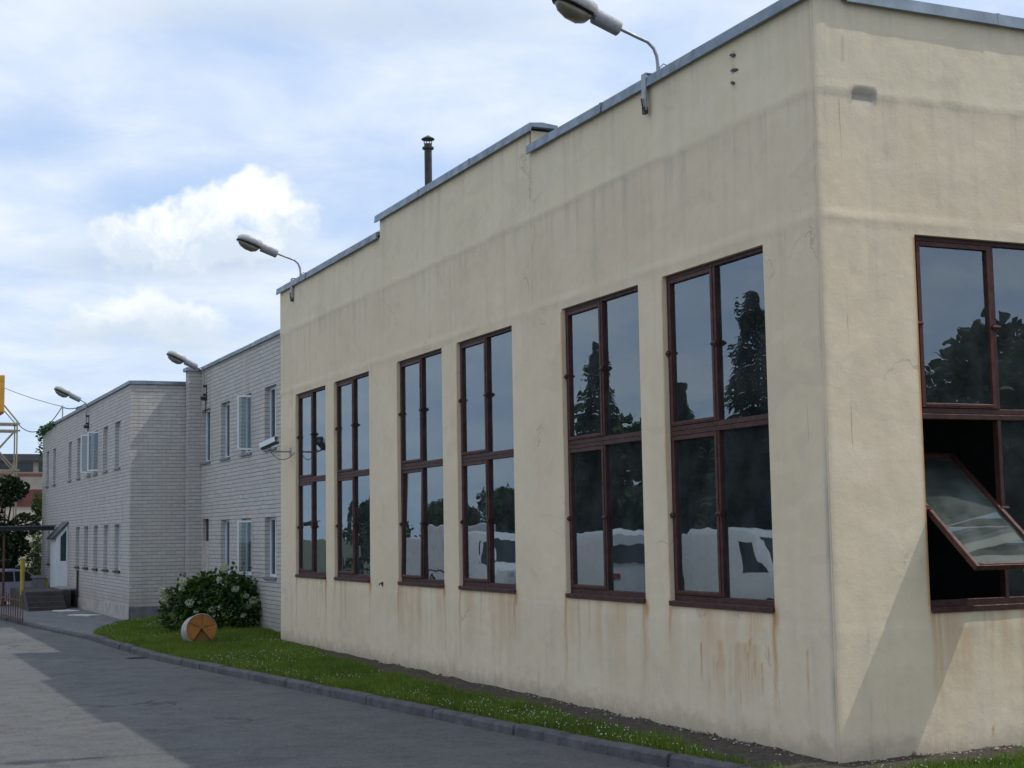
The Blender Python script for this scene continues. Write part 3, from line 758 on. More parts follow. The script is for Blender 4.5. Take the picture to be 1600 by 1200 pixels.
# window, local frame: x = to the right seen from outside, y = inwards, z up, origin at lower left corner
H = Z1 - Z0; MU = 1.02; TA = 1.855; TB = 1.965
def lofty(mb, x0, x1, z0, z1, w, y0, y1):      # rectangular frame of four members
    mb.box(x0, x0 + w, y0, y1, z0, z1); mb.box(x1 - w, x1, y0, y1, z0, z1)
    mb.box(x0 + w, x1 - w, y0 + .001, y1 - .001, z0, z0 + w); mb.box(x0 + w, x1 - w, y0 + .001, y1 - .001, z1 - w, z1)
fm = MB(); fm.box(0.002, .045, .05, .13, .002, H - .002); fm.box(WW - .04, WW - .002, .05, .13, .002, H - .002)
fm.box(.045, WW - .04, .051, .129, .002, .07); fm.box(.045, WW - .04, .051, .129, H - .05, H - .002)
fm.box(.045, WW - .04, .046, .128, TA, TA + .052); fm.box(.045, WW - .04, .051, .127, TA + .055, TB)
fm.box(MU - .023, MU + .023, .048, .126, .07, TA); fm.box(MU - .023, MU + .023, .048, .126, TB, H - .05)
frame_me = fm.mesh('window', BROWN, bevel=0.004)
sm_ = MB(); sm_.box(.0, WW, -.022, .06, -.028, .006); sm_.box(.0, WW, -.028, -.0215, -.05, .004); sill_me = sm_.mesh('sill', BROWN, bevel=.003)
LH = TA - .07; UH = H - .05 - TB        # heights of the opening lights
def sash_meshes(x0, x1, h):
    mb = MB(); lofty(mb, x0, x1, -h / 2 + .004, h / 2 - .004, .046, -.03, .03)
    mb.box(x0 + .046, x1 - .046, -.036, -.03, -h / 2 + .02, -h / 2 + .046)
    g = MB(); g.box(x0 + .04, x1 - .04, -.003, .003, -h / 2 + .045, h / 2 - .045)
    return mb.mesh('sash', BROWNR, bevel=.004), g.mesh('pane', GL), g.mesh('pane', GLS)
sL, pL, pLs = sash_meshes(.048, MU - .025, LH); sU, pU, _ = sash_meshes(.048, MU - .025, UH)
g = MB(); g.box(MU + .02, WW - .045, .088, .094, .065, TA + .005); pFl = g.mesh('pane', GL)
g = MB(); g.box(MU + .02, WW - .045, .088, .094, TB - .005, H - .045); pFu = g.mesh('pane', GL)
hg = MB(); hg.tube([(-.05, 0, 0), (.05, 0, 0)], .018, 8); hg.box(-.035, .035, .0, .05, -.03, .03); hinge_me = hg.mesh('hinge', BROWN)
def window(loc, rz, open_low=0.0, tilt_low=0.0):
    w = link('window', frame_me, hall, loc); w.rotation_euler = (0, 0, rz)
    link('sill', sill_me, w)
    zl, zu = .07 + LH / 2, TB + UH / 2
    for me_, z, a in ((sL, zl, open_low), (sU, zu, 0)):
        s = link('sash', me_, w, (0, .07, z)); s.rotation_euler = (-a, 0, 0)
    p = link('pane', pLs if open_low > .3 else pL, w, (0, .078, zl)); p.rotation_euler = (-open_low, 0, 0)
    link('pane', pU, w, (0, .078, zu)); link('pane', pFl, w); link('pane', pFu, w)
    for x in (.03, MU):
        for z in (zl, zu): link('hinge', hinge_me, w, (x, .03, z))
    return w
for n_, (a, b) in enumerate(WL): window((0, b, Z0), R(-90), R(1.2) if n_ == 3 else 0)
for n_, (a, b) in enumerate(WR): window((a, 0, Z0), 0, R(50) if n_ == 0 else 0)
# steel flue on the roof
m = MB(); m.tube([(2.0, 15.6, 6.95), (2.0, 15.6, 9.93)], .075, 16); m.tube([(2.0, 15.6, 6.96), (2.0, 15.6, 7.15)], .13, 16); m.tube([(2.0, 15.6, 9.82), (2.0, 15.6, 9.86)], .115, 16)
for a in range(4):
    q = math.pi / 4 + a * math.pi / 2; m.bar((2 + .07 * math.cos(q), 15.6 + .07 * math.sin(q), 9.86), (2 + .09 * math.cos(q), 15.6 + .09 * math.sin(q), 10.03), .014)
ch = m.build('chimney', simple('flue_steel', (0.045, 0.035, 0.035), .5, .3), hall, smooth=40)
m = MB(); m.tube([(2, 15.6, 10.01), (2, 15.6, 10.03), (2, 15.6, 10.10)], [.13, .135, .015], 16); m.build('rain_cap', DARKMET, ch, smooth=40)
# dark plates standing in for shaded small holes high on the left face
for y, z, w_ in ((1.39, 7.20, .05), (1.37, 7.03, .07), (1.40, 6.90, .04)):
    m = MB(); m.loft([[(-.026, y - w_, z - .012), (-.026, y - .01, z - .022), (-.026, y + w_, z + .008), (-.026, y + w_ * .4, z + .024), (-.026, y - w_ * .6, z + .010)],
                      [(.01, y - w_, z - .012), (.01, y - .01, z - .022), (.01, y + w_, z + .008), (.01, y + w_ * .4, z + .024), (.01, y - w_ * .6, z + .010)]])
    m.build('dark_hole_plate', DARKMET if w_ > .045 else RUSTY, hall)
# little iron hook with a black run below it
m = MB(); m.tube([(.02, 12.84, 1.33), (-.05, 12.84, 1.335), (-.065, 12.84, 1.30)], .012, 6); m.box(-.012, .01, 12.80, 12.88, 1.29, 1.36); m.build('wall_hook', DARKMET, hall)

# ------------------------------------------------------------------ brick office block and brick wing
def brick_window(W_, H_, name='window'):
    """grey-white casement in a deep reveal; local frame as above"""
    f = MB(); y0, y1 = .12, .18; w = .065
    f.box(.002, w, y0, y1, .002, H_ - .002); f.box(W_ - w, W_ - .002, y0, y1, .002, H_ - .002)
    f.box(w, W_ - w, y0 + .001, y1 - .001, .002, w); f.box(w, W_ - w, y0 + .001, y1 - .001, H_ - w, H_ - .002)
    f.box(W_ * .5 - .03, W_ * .5 + .03, y0 - .004, y1 - .002, w, H_ - w)
    fr = f.mesh(name, GREYW, bevel=.004)
    g = MB(); g.box(w - .01, W_ - w + .01, .147, .152, w - .01, H_ - w + .01); gl = g.mesh('pane', GLB)
    s = MB(); s.box(-.03, W_ + .03, -.05, .12, -.05, .004); si = s.mesh('sill', SILL, bevel=.004)
    return fr, gl, si
def casement(W_, H_):
    f = MB(); w = .045
    f.box(0, w, -.02, .02, 0, H_); f.box(W_ - w, W_, -.02, .02, 0, H_); f.box(w, W_ - w, -.019, .019, 0, w); f.box(w, W_ - w, -.019, .019, H_ - w, H_)
    g = MB(); g.box(w - .01, W_ - w + .01, -.003, .003, w - .01, H_ - w + .01)
    return f.mesh('open_casement', WHITEPVC, bevel=.003), g.mesh('pane', GLB)
def brick_house(name, label, X, y0, y1, ztop, wins, side_mat_from=None):
    b = thing(name, label, 'building')
    return b
office = thing('brick_office', 'grey white brick office block set back behind the cream hall, casements open', 'building')
XM = .55
MW = [(21.70, 22.72), (23.96, 24.98), (26.16, 27.15), (28.38, 29.42)]
opM = [(a, b, 4.20, 5.66) for a, b in MW] + [(a, b, 1.22, 2.61) for a, b in MW[:3]] + [(28.55, 29.30, 2.05, 2.66)]
wall('facade_wall', BR, office, 0, XM, HY + .02, 29.5, -.45, 6.76, opM, depth=.3)
m = MB(); m.box(.2, .85, 29.5, 29.90, -.45, 6.76); m.build('pilaster', BR, office)
m = MB(); m.box(XM + .3, 12, HY + .03, HY + .3, -.45, 6.7); m.box(11.7, 12, HY + .3, 29.9, -.45, 6.7); m.build('side_wall', BR, office)
m = MB(); m.box(XM + .3, 11.7, HY + .3, 29.9, 6.3, 6.5); m.build('roof', ROOFM, office)
m = MB(); m.box(XM + .31, 11.69, HY + .31, 29.89, -.1, .15); m.box(XM + .31, 11.69, HY + .31, 29.89, 3.2, 3.5); m.build('floor', FLOORM, office)
m = MB(); m.box(4.0, 4.15, HY + .32, 29.88, .15, 6.3); m.build('partition', simple('office_wall', (.45, .45, .43), .9, 0, .1), office)
def low_coping(mb, X, y0, y1, z, w=.42):
    n = max(1, round((y1 - y0) / 2.0)); L = (y1 - y0) / n
    for q in range(n):
        j = random.uniform(-.006, .006)
        pr = [(X - .06, z - .02), (X - .06, z + .075 + j), (X + w, z + .085 + j), (X + w, z - .02)]
        mb.loft([[(a, y0 + q * L + .002, c) for a, c in pr], [(a, y0 + (q + 1) * L - .002, c) for a, c in pr]])
m = MB(); low_coping(m, XM, HY + .14, 29.44, 6.78); m.box(.13, .9, 29.445, 29.96, 6.765, 6.86); m.build('coping', COPE, office)
frU, glU, siU = brick_window(1.0, 1.46); frL, glL, siL = brick_window(1.0, 1.39)
caU, cgU = casement(.44, 1.34); caL, cgL = casement(.44, 1.27)
for n_, (a, b) in enumerate(MW):
    for z, H_, fr, gl, si, ca, cg in ((4.20, 1.46, frU, glU, siU, caU, cgU), (1.22, 1.39, frL, glL, siL, caL, cgL)):
        if n_ == 3 and z < 2: continue
        w = link('window', fr, office, (XM, b, z)); w.rotation_euler = (0, 0, R(-90)); w.scale = ((b - a), 1, 1)
        link('pane', gl, w); link('sill', si, w)
        if n_ == 1:      # swung outwards on the near jamb
            c = link('open_casement', ca, w, (1.0, .10, .06)); c.rotation_euler = (0, 0, R(180 + 72)); q = link('pane', cg, w, (1.0, .10, .06)); q.rotation_euler = c.rotation_euler
m = MB(); m.box(XM + .10, XM + .14, 28.56, 29.29, 2.06, 2.65); m.build('ventilation_hatch', simple('hatch_brown', (.05, .025, .022), .7), office)
m = MB(); m.box(XM - .012, XM + .06, 28.56, 29.28, 1.2, 2.04); m.build('rendered_infill', PLINTH, office)

wing = thing('brick_wing', 'long two storey grey white brick wing with narrow windows, furthest left of the row', 'building')
XW = -1.30; WY0, WY1 = 29.95, 49.3
UPW = [(31.55, 32.47), (33.75, 34.57), (35.63, 36.40), (37.05, 37.80), (39.25, 39.98), (41.33, 42.08), (45.40, 46.15), (47.34, 48.10)]
LOW = [(31.45, 32.42), (33.46, 34.37), (35.46, 36.28), (37.36, 38.25), (39.26, 40.12), (46.77, 47.52)]
opW = [(a, b, 4.19, 5.52) for a, b in UPW] + [(a, b, 1.25, 2.57) for a, b in LOW]
wall('facade_wall', BR, wing, 0, XW, WY0 + .25, WY1, -1.2, 6.40, opW, depth=.3)
m = MB(); m.box(XW - .003, 12, WY0, WY0 + .25, -.45, 6.40)
m.box(XW + .01, 12, WY1 - .25, WY1 - .002, -1.2, 6.39); m.box(11.7, 12, WY0 + .26, WY1 - .26, -1.2, 6.39)
# the near gable end only needs its own outer brick skin
m.build('side_wall', BR, wing)
m = MB(); m.box(XW + .3, 11.7, WY0 + .25, WY1 - .25, 6.0, 6.2); m.build('roof', ROOFM, wing)
m = MB(); m.box(XW + .31, 11.69, WY0 + .26, WY1 - .26, -.1, .3); m.box(XW + .31, 11.69, WY0 + .26, WY1 - .26, 3.0, 3.4); m.build('floor', FLOORM, wing)
m = MB(); m.box(2.5, 2.65, WY0 + .27, WY1 - .27, .3, 6.0); m.build('partition', simple('wing_inner_wall', (.4, .4, .38), .9, 0, .1), wing)
m = MB(); low_coping(m, XW, WY0 - .06, WY1 + .06, 6.42); m.box(XW + .43, 12.05, WY0 - .06, WY0 + .3, 6.405, 6.50); m.build('coping', COPE, wing)
# rendered plinth
m = MB(); m.prism([(WY0 - .03, -.3), (WY1, -1.2), (WY1, -.05), (39.2, .24), (WY0 - .03, .36)], 0, XW - .03, XW + .02); m.build('plinth', PLINTH, wing)
m = MB(); m.box(XW - .0, .6, WY0 - .03, WY0 + .01, -.45, .30); m.build('plinth', simple('plinth_dark', (.15, .15, .165), .9, 0, .3, 4, .4), wing)
frU, glU, siU = brick_window(.8, 1.33); frL, glL, siL = brick_window(.9, 1.32); siL.materials[0] = BROWN; caW, cgW = casement(.42, 1.22)
for n_, (a, b) in enumerate(UPW):
    w = link('window', frU, wing, (XW, b, 4.19)); w.rotation_euler = (0, 0, R(-90)); w.scale = ((b - a) / .8, 1, 1)
    link('pane', glU, w); link('sill', siU, w)
    if n_ in (2, 3):
        c = link('open_casement', caW, w, (.8, .10, .06)); c.rotation_euler = (0, 0, R(180 + 68)); q = link('pane', cgW, w, (.8, .10, .06)); q.rotation_euler = c.rotation_euler
for n_, (a, b) in enumerate(LOW):
    w = link('window', frL, wing, (XW, b, 1.25)); w.rotation_euler = (0, 0, R(-90)); w.scale = ((b - a) / .9, 1, 1)
    link('pane', glL, w); link('sill', siL, w)
# dark conduit on the wall
m = MB(); m.tube([(XW - .06, 39.35, -.2), (XW - .05, 39.3, .3), (XW - .05, 39.25, 1.15)], .035, 8); m.build('drain_pipe', DARKMET, wing)
# entrance porch: white panels with a lean-to roof
PX0 = -1.70
m = MB(); m.prism([(PX0, .50), (XW - .004, .50), (XW - .004, 2.70), (PX0, 2.20)], 1, 41.95, 42.02)
m.box(PX0 + .0, PX0 + .05, 42.021, 43.4, .5, 2.2); po = m.build('porch', WHITEPVC, wing)
m = MB(); m.prism([(PX0 + .15, 1.42), (XW - .06, 1.42), (XW - .06, 2.48), (PX0 + .15, 2.24)], 1, 41.942, 41.949); m.build('porch_glazing', simple('dark_glazing', (.02, .05, .055), .08, 0, .2), po)
m = MB(); m.box(PX0 + .11, PX0 + .125, 41.94, 41.949, .52, 2.2); m.build('porch_rail', GREYW, po)
m = MB(); m.prism([(PX0 - .12, 2.16), (XW - .002, 2.715), (XW - .002, 2.78), (PX0 - .12, 2.22)], 1, 41.88, 43.5); m.build('porch_roof', DARKMET, po)
# steps up to the porch
m = MB()
for q in range(4):
    m.box(-3.02, -1.86, 37.95 + .32 * q, 38.27 + .32 * q, -.4, .03 + .155 * q)
m.box(-3.02, -1.56, 39.23, 43.5, -.6, .50); m.build('steps', simple('dark_steps', (.06, .055, .055), .9, 0, .3, 4, .4), wing)
m = MB(); m.box(-1.80, -1.34, 39.5, 41.9, .51, .55); m.build('landing_slab', CONC, wing)
# roof things of the wing
m = MB(); m.tube([(-1.2, 44.5, 6.35), (-1.2, 44.5, 7.02)], .022, 8); m.tube([(-1.26, 44.5, 6.95), (-1.14, 44.5, 6.95)], .03, 8); m.build('cable_post', GALV, wing)
m = MB(); m.box(-.95, -.55, 42.4, 43.0, 6.45, 6.82); m.box(-.6, -.58, 42.0, 43.4, 6.82, 6.86); m.build('roof_vent', simple('vent_teal', (.10, .14, .16), .6), wing)

# ------------------------------------------------------------------ wall lamps
def luminaire(parent, s0, tilt):
    """head along -x, tilted up by tilt; s0 = rear end"""
    c, s = math.cos(tilt), math.sin(tilt)
    def P(a, y, h): return (s0[0] - a * c - h * s * 1.0, s0[1] + y, s0[2] + a * s * 1.0 + h * c) if False else (s0[0] - a * c + h * s, s0[1] + y, s0[2] + a * s + h * c)
    def ring(a, w, zb, zt, n=14, pw=3.0):
        out = []
        for j in range(n):
            t = 2 * math.pi * j / n; cx, sx = math.cos(t), math.sin(t)
            y = w * math.copysign(abs(cx) ** (2 / pw), cx); h = math.copysign(abs(sx) ** (2 / pw), sx)
            out.append(P(a, y, (zb + zt) / 2 + h * (zt - zb) / 2))
        return out
    b = MB(); b.loft([ring(a, w, zb, zt) for a, w, zb, zt in ((0, .05, -.06, .06), (.012, .072, -.085, .082), (.34, .078, -.085, .088), (.36, .078, -.08, .09))])
    b.build('ballast_housing', LAMPG, parent, smooth=35)
    b = MB(); b.loft([ring(a, w, zb, zt) for a, w, zb, zt in ((.355, .085, -.035, .085), (.40, .125, -.035, .115), (.52, .150, -.035, .135), (.72, .145, -.035, .13), (.83, .115, -.035, .10), (.885, .06, -.03, .05))])
    b.build('lamp_housing', LAMPW, parent, smooth=50)
    b = MB(); b.loft([ring(a, w, zb, zt, 14, 2.4) for a, w, zb, zt in ((.40, .07, -.07, -.03), (.43, .105, -.12, -.03), (.52, .128, -.165, -.03), (.66, .128, -.165, -.03), (.78, .10, -.13, -.03), (.855, .045, -.07, -.03))])
    b.build('lens', LENS, parent, smooth=60)
    b = MB(); b.loft([ring(a, w, zb, zt) for a, w, zb, zt in ((.385, .09, -.05, -.032), (.42, .14, -.05, -.032), (.70, .158, -.05, -.032), (.85, .11, -.05, -.032), (.895, .05, -.05, -.032))])
    b.box(0, .01, -.005, .005, -.01, .01, M=Matrix.Translation(P(.45, .11, -.10)))
    b.build('lens_rim', DARKMET, parent, smooth=35)
def lensmat():
    m, t, b = mat('lamp_lens')
    t.put(b.inputs['Base Color'], t.ramp(t.noise(t.obj(), 9, 3), [(.3, (.17, .15, .11)), (.7, (.25, .22, .16))]))
    b.inputs['Roughness'].default_value = .25; b.inputs['Transmission Weight'].default_value = .25
    return m
LENS = lensmat()
def lamp_tall(loc, label):
    t = thing('wall_lamp', label, 'lamp', loc, 0, 'floodlights along the roof edges')
    pts = [(0, 0, -.35), (0, 0, .16), (-.012, 0, .26), (-.05, 0, .35), (-.13, 0, .42), (-.25, 0, .455), (-.52, 0, .54)]
    MB().tube(pts, .021, 10).build('arm', GALV, t, smooth=40)
    m = MB(); m.box(-.205, -.185, -.05, .05, -.42, .02); m.box(-.185, .05, -.045, .045, .022, .032); m.box(-.21, -.19, -.052, -.03, -.30, -.27); m.box(-.198, -.180, -.05, .05, .0, .03); m.build('bracket', GALV, t, bevel=.003)
    m = MB(); m.tube([(-.215, .0, -.42), (-.222, .01, -.33), (-.218, .03, -.27)], .010, 6); m.box(-.215, -.165, -.03, .03, -.46, -.38); m.build('junction_box', DARKMET, t)
    m = MB(); m.tube([(0, .0, .10), (.05, -.05, .16), (.10, -.12, .10)], .006, 5); m.build('wire', DARKMET, t)
    luminaire(t, (-.50, 0, .525), R(19.5)); return t
def lamp_short(loc, label):
    t = thing('wall_lamp', label, 'lamp', loc, 0, 'floodlights along the roof edges')
    pts = [(-.08, 0, -.55), (-.08, 0, .0), (-.09, 0, .10), (-.13, 0, .17), (-.20, 0, .215), (-.36, 0, .29)]
    MB().tube(pts, .021, 10).build('arm', GALV, t, smooth=40)
    m = MB(); m.box(-.10, 0.0, -.04, .04, -.30, -.24); m.box(-.10, 0, -.04, .04, -.54, -.48); m.box(-.012, 0, -.045, .045, -.56, -.22); m.build('bracket', DARKMET, t, bevel=.003)
    m = MB(); m.box(-.16, -.005, -.07, .05, -.66, -.56); m.tube([(-.03, 0, -.66), (-.03, 0, -1.0)], .014, 6); m.build('junction_box', DARKMET, t)
    luminaire(t, (-.27, 0, .245), R(25)); return t
a = lamp_tall((.13, 3.22, 7.50), 'large grey floodlight on a curved arm above the second tall window from the corner')
b = copy_tree(a); b.location = (.14, 18.28, 7.50); b['label'] = 'grey floodlight on a curved arm at the far low end of the cream parapet'
a = lamp_short((.55, 28.85, 6.55), 'grey floodlight on the set back brick office roof beside the pilaster')
b = copy_tree(a); b.location = (-1.30, 37.5, 6.36); b['label'] = 'small grey floodlight on the roof edge of the far brick wing'

# ------------------------------------------------------------------ security camera
sc = thing('security_camera', 'white and dark security camera on a bracket at the far end of the cream wall', 'camera', (-.46, 18.48, 4.08))
M = Matrix.Rotation(R(32), 4, 'Z') @ Matrix.Rotation(R(-16), 4, 'X')
MB().box(-.06, .06, -.20, .24, -.065, .05, M=M).build('housing', simple('camera_dark', (.03, .04, .045), .4), sc, bevel=.012)
m = MB(); m.box(-.085, .085, -.26, .22, .062, .075, M=M); m.box(-.092, -.086, -.22, .22, -.03, .07, M=M); m.build('sunshield', WHITEPVC, sc, bevel=.002)
m = MB(); m.tube([tuple(M @ Vector((0, -.20, -.005))), tuple(M @ Vector((0, -.215, -.005)))], .032, 12); m.build('lens', simple('lens_ring', (.45, .47, .5), .15), sc)
m = MB(); m.tube([(0, 0, -.06), (0.01, 0.02, -.13), (.10, .06, -.17), (.46, .10, -.16)], .018, 8); m.box(.45, .47, .04, .16, -.24, -.08); m.build('bracket', GALV, sc)
pts = [(.02, .22, -.10)] + [(.02 + .45 * t, .22 - .42 * t, -.10 - .75 * t * (1 - t) - .09 * t) for t in [q / 12 for q in range(1, 13)]]
MB().tube(pts, .007, 5).build('cable', DARKMET, sc)

# ------------------------------------------------------------------ painted drum lying in the grass
drum = thing('painted_drum', 'pale drum lying on its side in the grass, orange end with a wedge cut out', 'drum', (-1.70, 19.25, .285), 0)
fa = Vector((-.04, -.985, .12)).normalized(); xa = fa.cross(Vector((0, 0, 1))).normalized() * -1; za = xa.cross(fa) * 1.0
if za.z < 0: za = -za
DM = Matrix((xa, -fa, za)).transposed().to_4x4()     # local x right, y away from viewer, z up
rad, dl = .312, .60
m = MB()
prof = [(0, rad), (.02, rad + .012), (.045, rad), (.29, rad), (.31, rad + .01), (.33, rad), (.57, rad), (.60, rad + .012), (dl, rad)]
rings = [[DM @ Vector((r_ * math.cos(2 * math.pi * j / 40), y, r_ * math.sin(2 * math.pi * j / 40))) for j in range(40)] for y, r_ in prof]
nv = len(rings); vsr = [p for r_ in rings for p in r_]; fsr = [(i * 40 + j, i * 40 + (j + 1) % 40, (i + 1) * 40 + (j + 1) % 40, (i + 1) * 40 + j) for i in range(nv - 1) for j in range(40)]
fsr.append(tuple(range((nv - 1) * 40, nv * 40))); m.add(vsr, fsr)
m.build('shell', simple('drum_white', (.36, .34, .31), .7, .05, .35, 7, .3, 30), drum, smooth=45, fix=True)
a0, a1 = R(-128), R(-48)
m = MB(); n_ = 40; ang = [a1 + (2 * math.pi - (a1 - a0)) * j / n_ for j in range(n_ + 1)]
for y, o_ in ((.012, 0), (.03, 1)): pass
vs = [DM @ Vector((0, .012, .03))] + [DM @ Vector((rad * .985 * math.cos(t), .012, rad * .985 * math.sin(t))) for t in ang]
vs += [DM @ Vector((0, .035, .03))] + [DM @ Vector((rad * .985 * math.cos(t), .035, rad * .985 * math.sin(t))) for t in ang]
k_ = n_ + 2; fs = [(0, i + 1, i + 2) for i in range(n_)] + [(k_, k_ + i + 2, k_ + i + 1) for i in range(n_)] + [(0, 1, k_ + 1, k_), (n_ + 1, 0, k_, k_ + n_ + 1)]
m.add(vs, fs); m.build('orange_end', simple('orange_paint', (.31, .112, .012), .6, 0, .35, 6, .15, 30), drum)
m = MB(); q_ = [DM @ Vector((rad * .98 * math.cos(2 * math.pi * j / 24), .07, rad * .98 * math.sin(2 * math.pi * j / 24))) for j in range(24)]; m.add(q_, [tuple(range(24))])
m.build('inner_bulkhead', simple('drum_inside', (.15, .085, .025), .9), drum)
# wood grain lines on the end: three thin battens
m = MB()
for t in (R(150), R(20), R(85)): m.bar(tuple(DM @ Vector((.05 * math.cos(t), .008, .03 + .05 * math.sin(t)))), tuple(DM @ Vector((rad * .95 * math.cos(t), .008, rad * .95 * math.sin(t)))), .010, .010)
m.build('seam', simple('drum_seam', (.16, .06, .015), .7), drum)

# ------------------------------------------------------------------ plants
def leaf_cloud(pts, size, nrm=None, squash=.55, tintv=None, fold=.25):
    """one folded leaf (two triangles sharing a midrib, as one quad) per point"""
    n = len(pts); d = rng.normal(size=(n, 3)); d[:, 2] *= .6
    if nrm is not None: d += nrm * 1.1
    d /= np.linalg.norm(d, axis=1)[:, None]
    r = rng.normal(size=(n, 3)); s = np.cross(d, r); s /= np.linalg.norm(s, axis=1)[:, None]
    L = (size * rng.uniform(.6, 1.35, n))[:, None]; wv = s * L * squash * .5
    up = np.cross(s, d); b = pts
    return np.stack([b, b + d * L * .5 + wv + up * L * fold * .3, b + d * L, b + d * L * .5 - wv + up * L * fold * .3], 1)
BARK = simple('bark', (.07, .055, .042), .95, 0, .3, 8, .6, 30)
LEAF_B = tinted('bush_leaves', (.016, .040, .009), (.085, .155, .030), .45, .2)
LEAF_D = tinted('dark_leaves', (.010, .022, .008), (.045, .080, .020), .55, .2)
LEAF_M = tinted('mid_leaves', (.022, .042, .010), (.085, .135, .030), .55, .25)
NEED = tinted('conifer_needles', (.010, .022, .013), (.040, .070, .034), .6, .1)
FLOW = tinted('flower_white', (.40, .45, .26), (.74, .77, .60), .8, .25)

def blobs_pts(blobs, n, shell=.55):
    vol = np.array([b[3] * b[4] * b[5] for b in blobs]) ** .75; w = vol / vol.sum(); ix = rng.choice(len(blobs), n, p=w)
    B = np.array(blobs)[ix]; v = rng.normal(size=(n, 3)); v /= np.linalg.norm(v, axis=1)[:, None]
    r = rng.uniform(shell ** 3, 1, n) ** (1 / 3)
    return B[:, :3] + v * r[:, None] * B[:, 3:6], v, ix
# guelder rose bush
BX, BY = -.43, 23.6
bush = thing('flowering_bush', 'dark leafy bush with round white flower heads in front of the brick wall', 'bush', (BX, BY, -.02))
bl = [(0, 0, .62, 1.0, .75, .62), (-.75, -.05, .50, .55, .6, .55), (.80, .05, .52, .60, .6, .52), (.15, -.1, .98, .62, .55, .40), (-.40, .1, .85, .5, .5, .38), (.62, 0, .88, .42, .4, .32), (0.05, -.35, .35, 1.1, .5, .38)]
P_, v_, ix = blobs_pts(bl, 5600, .62); P_[:, 2] = np.abs(P_[:, 2]) * .99 + .02
LV = leaf_cloud(P_, .105, v_ * .8, .75)
tv = np.clip(rng.normal(.42, .26, len(P_)), 0, 1)
# loose shoots sticking out on top
sp = []
for q in range(46):
    a_ = random.uniform(0, 2 * math.pi); b_ = random.choice(bl[:6]); base = np.array(b_[:3]) + np.array((b_[3] * math.cos(a_) * .75, b_[4] * math.sin(a_) * .75, b_[5] * .55))
    dr = np.array((math.cos(a_) * .5, math.sin(a_) * .5, random.uniform(.5, 1.1))); L_ = random.uniform(.18, .36)
    for u in np.linspace(.1, 1, 9): sp.append(base + dr * L_ * u)
sp = np.array(sp); link('foliage', tri_cloud('foliage', np.concatenate([LV, leaf_cloud(sp, .10, None, .7)]), np.concatenate([tv, np.clip(rng.normal(.55, .2, len(sp)), 0, 1)]), LEAF_B, 4), bush)
m = MB()
for q in range(12):
    a_ = q * 2 * math.pi / 12; e = (.85 * math.cos(a_), .5 * math.sin(a_), random.uniform(.6, 1.0)); m.tube([(.1 * math.cos(a_), .1 * math.sin(a_), 0), (e[0] * .5, e[1] * .5, e[2] * .6), e], [.018, .012, .005], 6)
m.build('stems', BARK, bush)
HEADS = [(-1.28, -.3, .98), (-1.24, -.3, .78), (-.88, -.5, 1.02), (-.86, -.52, 1.18), (-.72, -.6, .68), (-.55, -.6, .50), (.0, -.5, 1.20), (.12, -.45, 1.46), (.62, -.55, .80), (.70, -.5, .60), (.80, -.5, .68), (1.0, -.45, .72), (1.02, -.4, .55), (1.34, -.3, .82), (.52, -.72, .36), (-.52, -.85, .18), (-.22, -.7, .52), (.35, -.62, .98)]
def flower(r):
    n = 150; v = rng.normal(size=(n, 3)); v /= np.linalg.norm(v, axis=1)[:, None]
    pts = v * r * rng.uniform(.75, 1.0, n)[:, None]
    return leaf_cloud(pts, .038, v * .4, .95, fold=.1)
fm_ = [tri_cloud('flower_head', flower(r_), rng.random(150), FLOW, 4) for r_ in (.062, .078, .055)]
for q, h_ in enumerate(HEADS):
    o = link('flower_head', fm_[q % 3], bush, h_); o.scale = (random.uniform(.85, 1.2),) * 3 if q != 15 else (1.55, 1.55, 1.6)

def crown_blobs(h, r, seed, low=.15):
    g = random.Random(seed); out = []
    for q in range(15):
        t = g.uniform(low, .92); rr = r * math.sin(math.pi * min(.93, .22 + t * .72)) ** .8
        a = g.uniform(0, 2 * math.pi); d = rr * g.uniform(.25, .8); s = r * g.uniform(.26, .44)
        out.append((d * math.cos(a), d * math.sin(a), h * t, s, s, s * .8))
    out.append((0, 0, h * .88, r * .36, r * .36, h * .12))
    return out
def leafy_meshes(h, r, seed, n, leaf, low=.15):
    bl = crown_blobs(h, r, seed, low); P_, v_, ix = blobs_pts(bl, n, .45)
    lt = rng.random(len(bl))[ix] * .5
    cm = tri_cloud('crown', leaf_cloud(P_, leaf, v_, .7), np.clip(lt + rng.normal(.22, .18, n), 0, 1), LEAF_D if seed % 2 else LEAF_M, 4)
    m = MB(); m.tube([(0, 0, -.4), (.03, .02, h * .25), (0, .05, h * .55), (.05, 0, h * .85)], [.05 * h * .45, .04 * h * .42, .022 * h * .4, .012], 9)
    for b in bl[:8]: m.tube([(0, .02, max(.3, b[2] * .5)), (b[0] * .5, b[1] * .5, b[2] * .78), (b[0], b[1], b[2])], [.06, .04, .015], 6)
    return cm, m.mesh('trunk', BARK, smooth=True)
